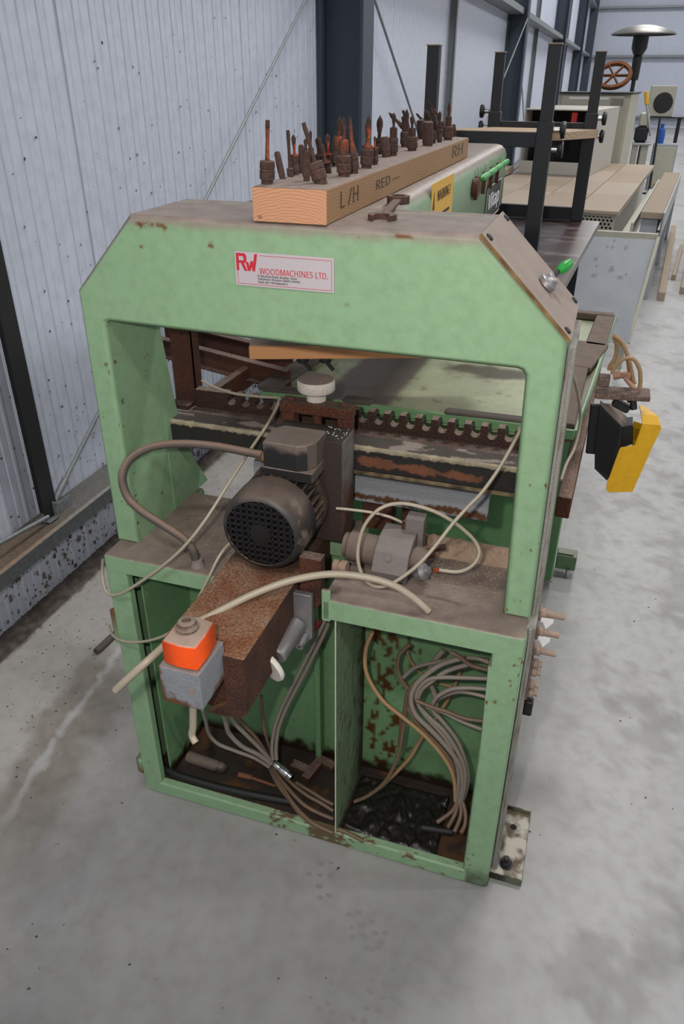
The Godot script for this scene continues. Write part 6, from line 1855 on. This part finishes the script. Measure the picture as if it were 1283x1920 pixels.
	un.box(Vector3(-0.6, 0.5685, -1.81), Vector3(1.19, 0.018, 3.56), 0.003)
	un.box(Vector3(-0.62, 0.28, -1.83), Vector3(1.1, 0.54, 3.5), 0.004)
	mk("bed_frame", un, M.beige_steel, o)
	var pf := Geo.new()
	pf.t = T
	pf.box(Vector3(-0.53, 0.475, -0.055), Vector3(1.02, 0.165, 0.008), 0.002)
	var pfm := mk("perforated_panel", pf, M.beige_steel, o)
	var hl := Geo.new()
	hl.t = T
	for i in 36:
		for j in 7:
			var c := Vector3(-1.02 + 0.0275 * i + (0.0137 if j % 2 == 1 else 0.0), 0.41 + 0.0245 * j, -0.0504)
			for k in 8:
				var a := TAU * k / 8
				var b2 := TAU * (k + 1) / 8
				hl.tri(c, c + Vector3(cos(a), sin(a), 0) * 0.0088, c + Vector3(cos(b2), sin(b2), 0) * 0.0088, Vector3.BACK, Vector3.BACK, Vector3.BACK)
	tag(mk("hole", hl, M.dark_void, pfm), "", "", "", "stuff")
	# hood cabinet with an open, dark mouth
	var hd := thing("hood_cabinet", T * Vector3(-0.4, 0.6, -2.4), "open-mouthed pale cabinet standing on the beige padded bed", "cabinet")
	var hg := Geo.new()
	hg.t = T * Transform3D(Basis(Vector3.UP, deg_to_rad(-3.0)), Vector3(-0.83, 0.602, -2.15))
	hg.box(Vector3(0.0, 0.545, -0.62), Vector3(0.66, 0.012, 1.24), 0.003)
	hg.box(Vector3(0.325, 0.275, -0.62), Vector3(0.014, 0.55, 1.24), 0.003)
	hg.box(Vector3(-0.325, 0.275, -0.62), Vector3(0.014, 0.55, 1.24), 0.003)
	hg.box(Vector3(0.0, 0.275, -1.2), Vector3(0.66, 0.55, 0.012), 0.003)
	hg.box(Vector3(0.0, 0.055, -0.02), Vector3(0.66, 0.11, 0.03), 0.003)
	mk("shell", hg, mat("hood_paint", Color(0.70, 0.69, 0.65), 0.45, 0.0, M.dirty.albedo_texture, 2.0), hd)
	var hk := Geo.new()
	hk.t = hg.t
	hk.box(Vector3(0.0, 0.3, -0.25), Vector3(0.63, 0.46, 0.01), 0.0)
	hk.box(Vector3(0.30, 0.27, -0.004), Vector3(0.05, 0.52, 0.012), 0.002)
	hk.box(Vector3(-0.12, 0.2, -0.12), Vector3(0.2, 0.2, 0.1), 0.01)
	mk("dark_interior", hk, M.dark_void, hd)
	var hr := Geo.new()
	hr.t = hg.t
	hr.box(Vector3(0.13, 0.48, -0.02), Vector3(0.05, 0.09, 0.03), 0.003)
	mk("red_block", hr, M.red_paint, hd)
	var rc := thing("tall_cabinet", T * Vector3(-0.3, 0, -3.7), "taller beige machine cabinet behind the open-mouthed one", "cabinet")
	var cg := Geo.new()
	cg.t = T * Transform3D(Basis(Vector3.UP, deg_to_rad(-2.0)), Vector3(-0.70, 0, -3.75))
	cg.box(Vector3(-0.05, 0.63, -0.35), Vector3(0.76, 1.26, 0.7), 0.006)
	cg.box(Vector3(0.22, 0.62, 0.012), Vector3(0.19, 1.2, 0.03), 0.004)
	cg.box(Vector3(-0.06, 1.19, 0.012), Vector3(0.66, 0.10, 0.03), 0.004)
	mk("shell", cg, M.beige_steel, rc)
	var ct := Geo.new()
	ct.t = cg.t
	ct.box(Vector3(-0.05, 1.266, -0.33), Vector3(0.80, 0.012, 0.76), 0.003)
	mk("top_edge", ct, M.steel_dark, rc)
	var cs := Geo.new()
	cs.t = cg.t
	cs.box(Vector3(-0.1, 1.215, 0.03), Vector3(0.42, 0.022, 0.004), 0.001)
	mk("white_strip", cs, M.print_white, rc)
	var wh := thing("wheel_rim", cg.t * Vector3(0.10, 1.272, -0.38), "rust-red wheel rim lying on the tall beige cabinet, half seen", "wheel")
	var wg := Geo.new()
	wg.t = cg.t * Transform3D(Basis(Vector3.RIGHT, deg_to_rad(42.0)), Vector3(0.06, 1.43, -0.38))
	wg.lathe([Vector2(0.155, -0.02), Vector2(0.19, -0.02), Vector2(0.195, 0.0), Vector2(0.19, 0.02), Vector2(0.155, 0.02), Vector2(0.15, 0.0), Vector2(0.155, -0.02)], 30)
	for k in 6:
		var a := TAU * k / 6
		wg.bar(Vector3.ZERO, Vector3(cos(a) * 0.17, 0, sin(a) * 0.17), 0.03, 0.015, Vector3.UP, 0.003)
	mk("rim", wg, M.rusty, wh, func(p: Vector3, n: Vector3) -> Color: return lin(Color(0.50, 0.30, 0.17)) * (1.0 + 0.4 * nf(p, 15.0)))
	# long slab bench beside the bed
	var sb := thing("side_bench", Vector3(1.0, 0, -5.0), "narrow bench with a thick weathered wooden top right of the padded bed", "bench")
	var sg := Geo.new()
	sg.t = Transform3D(Basis(Vector3.UP, deg_to_rad(-5.4)), Vector3(1.09, 0, -4.92))
	sg.box(Vector3(0.0, 0.58, -1.4), Vector3(0.155, 0.045, 2.8), 0.006)
	mk("top", sg, M.weathered_wood, sb)
	var sl := Geo.new()
	sl.t = sg.t
	sl.box(Vector3(-0.01, 0.50, -1.4), Vector3(0.11, 0.11, 2.75), 0.003)
	sl.box(Vector3(0.078, 0.53, -1.3), Vector3(0.01, 0.16, 2.7), 0.002)
	for lz in [-0.1, -1.4, -2.7]:
		sl.box(Vector3(0.05, 0.235, lz), Vector3(0.05, 0.47, 0.06), 0.003)
	mk("frame", sl, M.grey_steel, sb)
	var sr := Geo.new()
	sr.t = Transform3D(Basis(Vector3.UP, deg_to_rad(-5.4)), Vector3(0.97, 0, -4.92))
	sr.box(Vector3(-0.03, 0.42, -1.5), Vector3(0.09, 0.02, 2.9), 0.003)
	sr.box(Vector3(0.0, 0.47, -1.5), Vector3(0.02, 0.10, 2.9), 0.003)
	mk("side_channel", sr, M.beige_steel, sb)
	# slab at the far left of the bed
	var ls := Geo.new()
	ls.t = T
	ls.box(Vector3(-1.28, 0.63, -1.2), Vector3(0.14, 0.06, 2.0), 0.006)
	ls.box(Vector3(-1.28, 0.3, -1.2), Vector3(0.10, 0.6, 1.8), 0.006)
	tag(mk("fence_beam", ls, M.weathered_wood), "long dusty beam along the wall side of the padded bed", "beam")

	# timber offcuts on the floor at the right edge
	for r in [[Vector3(1.2622, 0.03, -4.9795), Vector3(1.4969, 0.03, -8.1051), 0.05, 0.06, "long pale timber offcut on the floor, the one nearest the bench"], [Vector3(1.3828, 0.02, -5.7115), Vector3(1.5222, 0.02, -7.1186), 0.03, 0.04, "short timber offcut in the middle of the floor pile"], [Vector3(1.4261, 0.025, -5.2421), Vector3(1.66, 0.025, -7.6364), 0.045, 0.05, "flat wide timber offcut at the right edge of the floor pile"]]:
		var tg := Geo.new()
		tg.bar(r[0], r[1], r[2], r[3], Vector3.RIGHT, 0.003)
		tag(mk("timber_offcut", tg, M.weathered_wood), r[4], "timber", "timber offcuts on the floor")

	# patio heater
	var hx := Vector3(0.96, 0, -10.7)
	var hp: Vector3 = Vector3(0.8859, 1.8919, -10.7)
	var ht := thing("patio_heater", Vector3(hp.x, 0, -10.7), "tall black patio heater with a wide metal hood behind the cabinets", "heater")
	var h1 := Geo.new()
	h1.turned(hp, hp + Vector3.UP, [Vector2(0.38, -0.02), Vector2(0.39, -0.012), Vector2(0.36, 0.01), Vector2(0.25, 0.05), Vector2(0.12, 0.08), Vector2(0, 0.09)], 32)
	mk("hood", h1, mat("hood_metal", Color(0.45, 0.44, 0.43), 0.4, 0.6), ht)
	var h2 := Geo.new()
	h2.turned(hp + Vector3(-0.02, -0.02, 0), hp + Vector3(-0.02, -1, 0), [Vector2(0, 0), Vector2(0.095, 0), Vector2(0.095, 0.14), Vector2(0.06, 0.21), Vector2(0.045, 0.22), Vector2(0.058, 0.23), Vector2(0.052, 0.48), Vector2(0.026, 0.49), Vector2(0.026, hp.y - 0.1), Vector2(0.2, hp.y - 0.08), Vector2(0.22, hp.y - 0.02), Vector2(0, hp.y - 0.02)], 20)
	mk("burner_and_pole", h2, M.black_plastic, ht)

	# workbench clutter far behind
	var B := func(u: Vector3, s: Vector3, m: String, o2: Node, nm: String, bev := 0.006) -> void:
		var k := Geo.new()
		k.box(u, s, bev)
		mk(nm, k, M[m], o2)
	var z := -11.9
	var wbn := thing("metal_bench", Vector3(1.13, 0, z), "small bench with a shiny metal top beside the tall cabinet", "bench")
	B.call(Vector3(1.13, 0.595, z), Vector3(0.25, 0.035, 0.4), "bright_metal", wbn, "top")
	B.call(Vector3(1.05, 0.289, z), Vector3(0.08, 0.577, 0.3), "beige_steel", wbn, "leg")
	B.call(Vector3(1.18, 0.289, z), Vector3(0.10, 0.577, 0.3), "beige_steel", wbn, "leg")
	var vs := thing("bench_machine", Vector3(1.1, 0.6125, z), "dark clamped machine with a yellow handle on the shiny bench", "machine")
	B.call(Vector3(1.10, 0.7125, z), Vector3(0.18, 0.2, 0.25), "steel_dark", vs, "body", 0.03)
	B.call(Vector3(1.11, 0.90, z), Vector3(0.14, 0.18, 0.2), "beige_steel", vs, "head", 0.03)
	var yh := Geo.new()
	yh.cyl(Vector3(1.1032, 1.0893, -11.8), Vector3(1.0644, 1.2526, -11.8), 0.03, 10, 0.008)
	mk("handle", yh, M.yellow, vs)
	var yl := Geo.new()
	yl.cyl(Vector3(1.2302, 0.6957, -11.8), Vector3(1.1032, 1.0893, -11.8), 0.018, 8)
	mk("lever_arm", yl, M.bright_metal, vs)
	var tz := -12.7
	var tt: Vector3 = Vector3(1.3475, 0.9083, -12.7)
	var bx := thing("round_port_box", Vector3(tt.x - 0.02, tt.y + 0.01, tz), "white box with a big black round port on the far table", "box")
	B.call(Vector3(tt.x - 0.02, tt.y + 0.21, tz), Vector3(0.36, 0.40, 0.3), "beige_steel", bx, "case")
	var po := Geo.new()
	po.cyl(Vector3(tt.x, tt.y + 0.19, tz + 0.15), Vector3(tt.x, tt.y + 0.19, tz + 0.17), 0.135, 24, 0.008)
	mk("port", po, M.black_plastic, bx)
	var ftb := thing("black_table", Vector3(tt.x, 0, tz), "black-topped table carrying the white box, in front of the end wall", "table")
	B.call(Vector3(tt.x + 0.05, tt.y, tz), Vector3(0.55, 0.02, 0.45), "black_plastic", ftb, "top")
	for x in [-0.2, 0.28]:
		for zz in [-0.18, 0.18]:
			B.call(Vector3(tt.x + x, tt.y * 0.5 - 0.005, tz + zz), Vector3(0.03, tt.y - 0.01, 0.03), "black_plastic", ftb, "leg")
	var gcb := thing("grey_cabinet", Vector3(1.46, 0, z), "low light grey cabinet in front of the black-topped table", "cabinet")
	B.call(Vector3(1.46, 0.30, z), Vector3(0.32, 0.60, 0.3), "grey_steel", gcb, "body")
	B.call(Vector3(1.46, 0.30, z + 0.155), Vector3(0.28, 0.54, 0.01), "beige_steel", gcb, "door")
	var bl := Geo.new()
	bl.turned(Vector3(1.37, 0.6, z), Vector3(1.37, 1.6, z), [Vector2(0, 0), Vector2(0.055, 0), Vector2(0.06, 0.1), Vector2(0.05, 0.18), Vector2(0.025, 0.2), Vector2(0.025, 0.25), Vector2(0, 0.25)], 16)
	tag(mk("blue_bottle", bl, M.blue), "blue bottle standing on the low grey cabinet", "bottle")
	var bs := Geo.new()
	bs.box(Vector3(1.44, 0.06, -11.35), Vector3(0.13, 0.12, 0.12), 0.004)
	tag(mk("cardboard_box", bs, M.cardboard), "small brown cardboard box on the floor by the grey cabinet", "box")
	var pf0: Vector3 = Vector3(1.3266, 0.3411, -11.2)
	var stn := thing("black_stand", Vector3(pf0.x, 0, -11.2), "thin black stand leaning in front of the far table", "stand")
	var sg2 := Geo.new()
	sg2.cyl(Vector3(pf0.x, 0.0, -11.2), Vector3(1.2925, 0.9381, -11.3), 0.016, 8)
	mk("pole", sg2, M.black_plastic, stn)
	var sg3 := Geo.new()
	sg3.box(Vector3(pf0.x, 0.01, -11.2), Vector3(0.2, 0.02, 0.05), 0.003)
	sg3.box(Vector3(pf0.x, 0.01, -11.2), Vector3(0.05, 0.02, 0.2), 0.003)
	mk("base", sg3, M.black_plastic, stn)
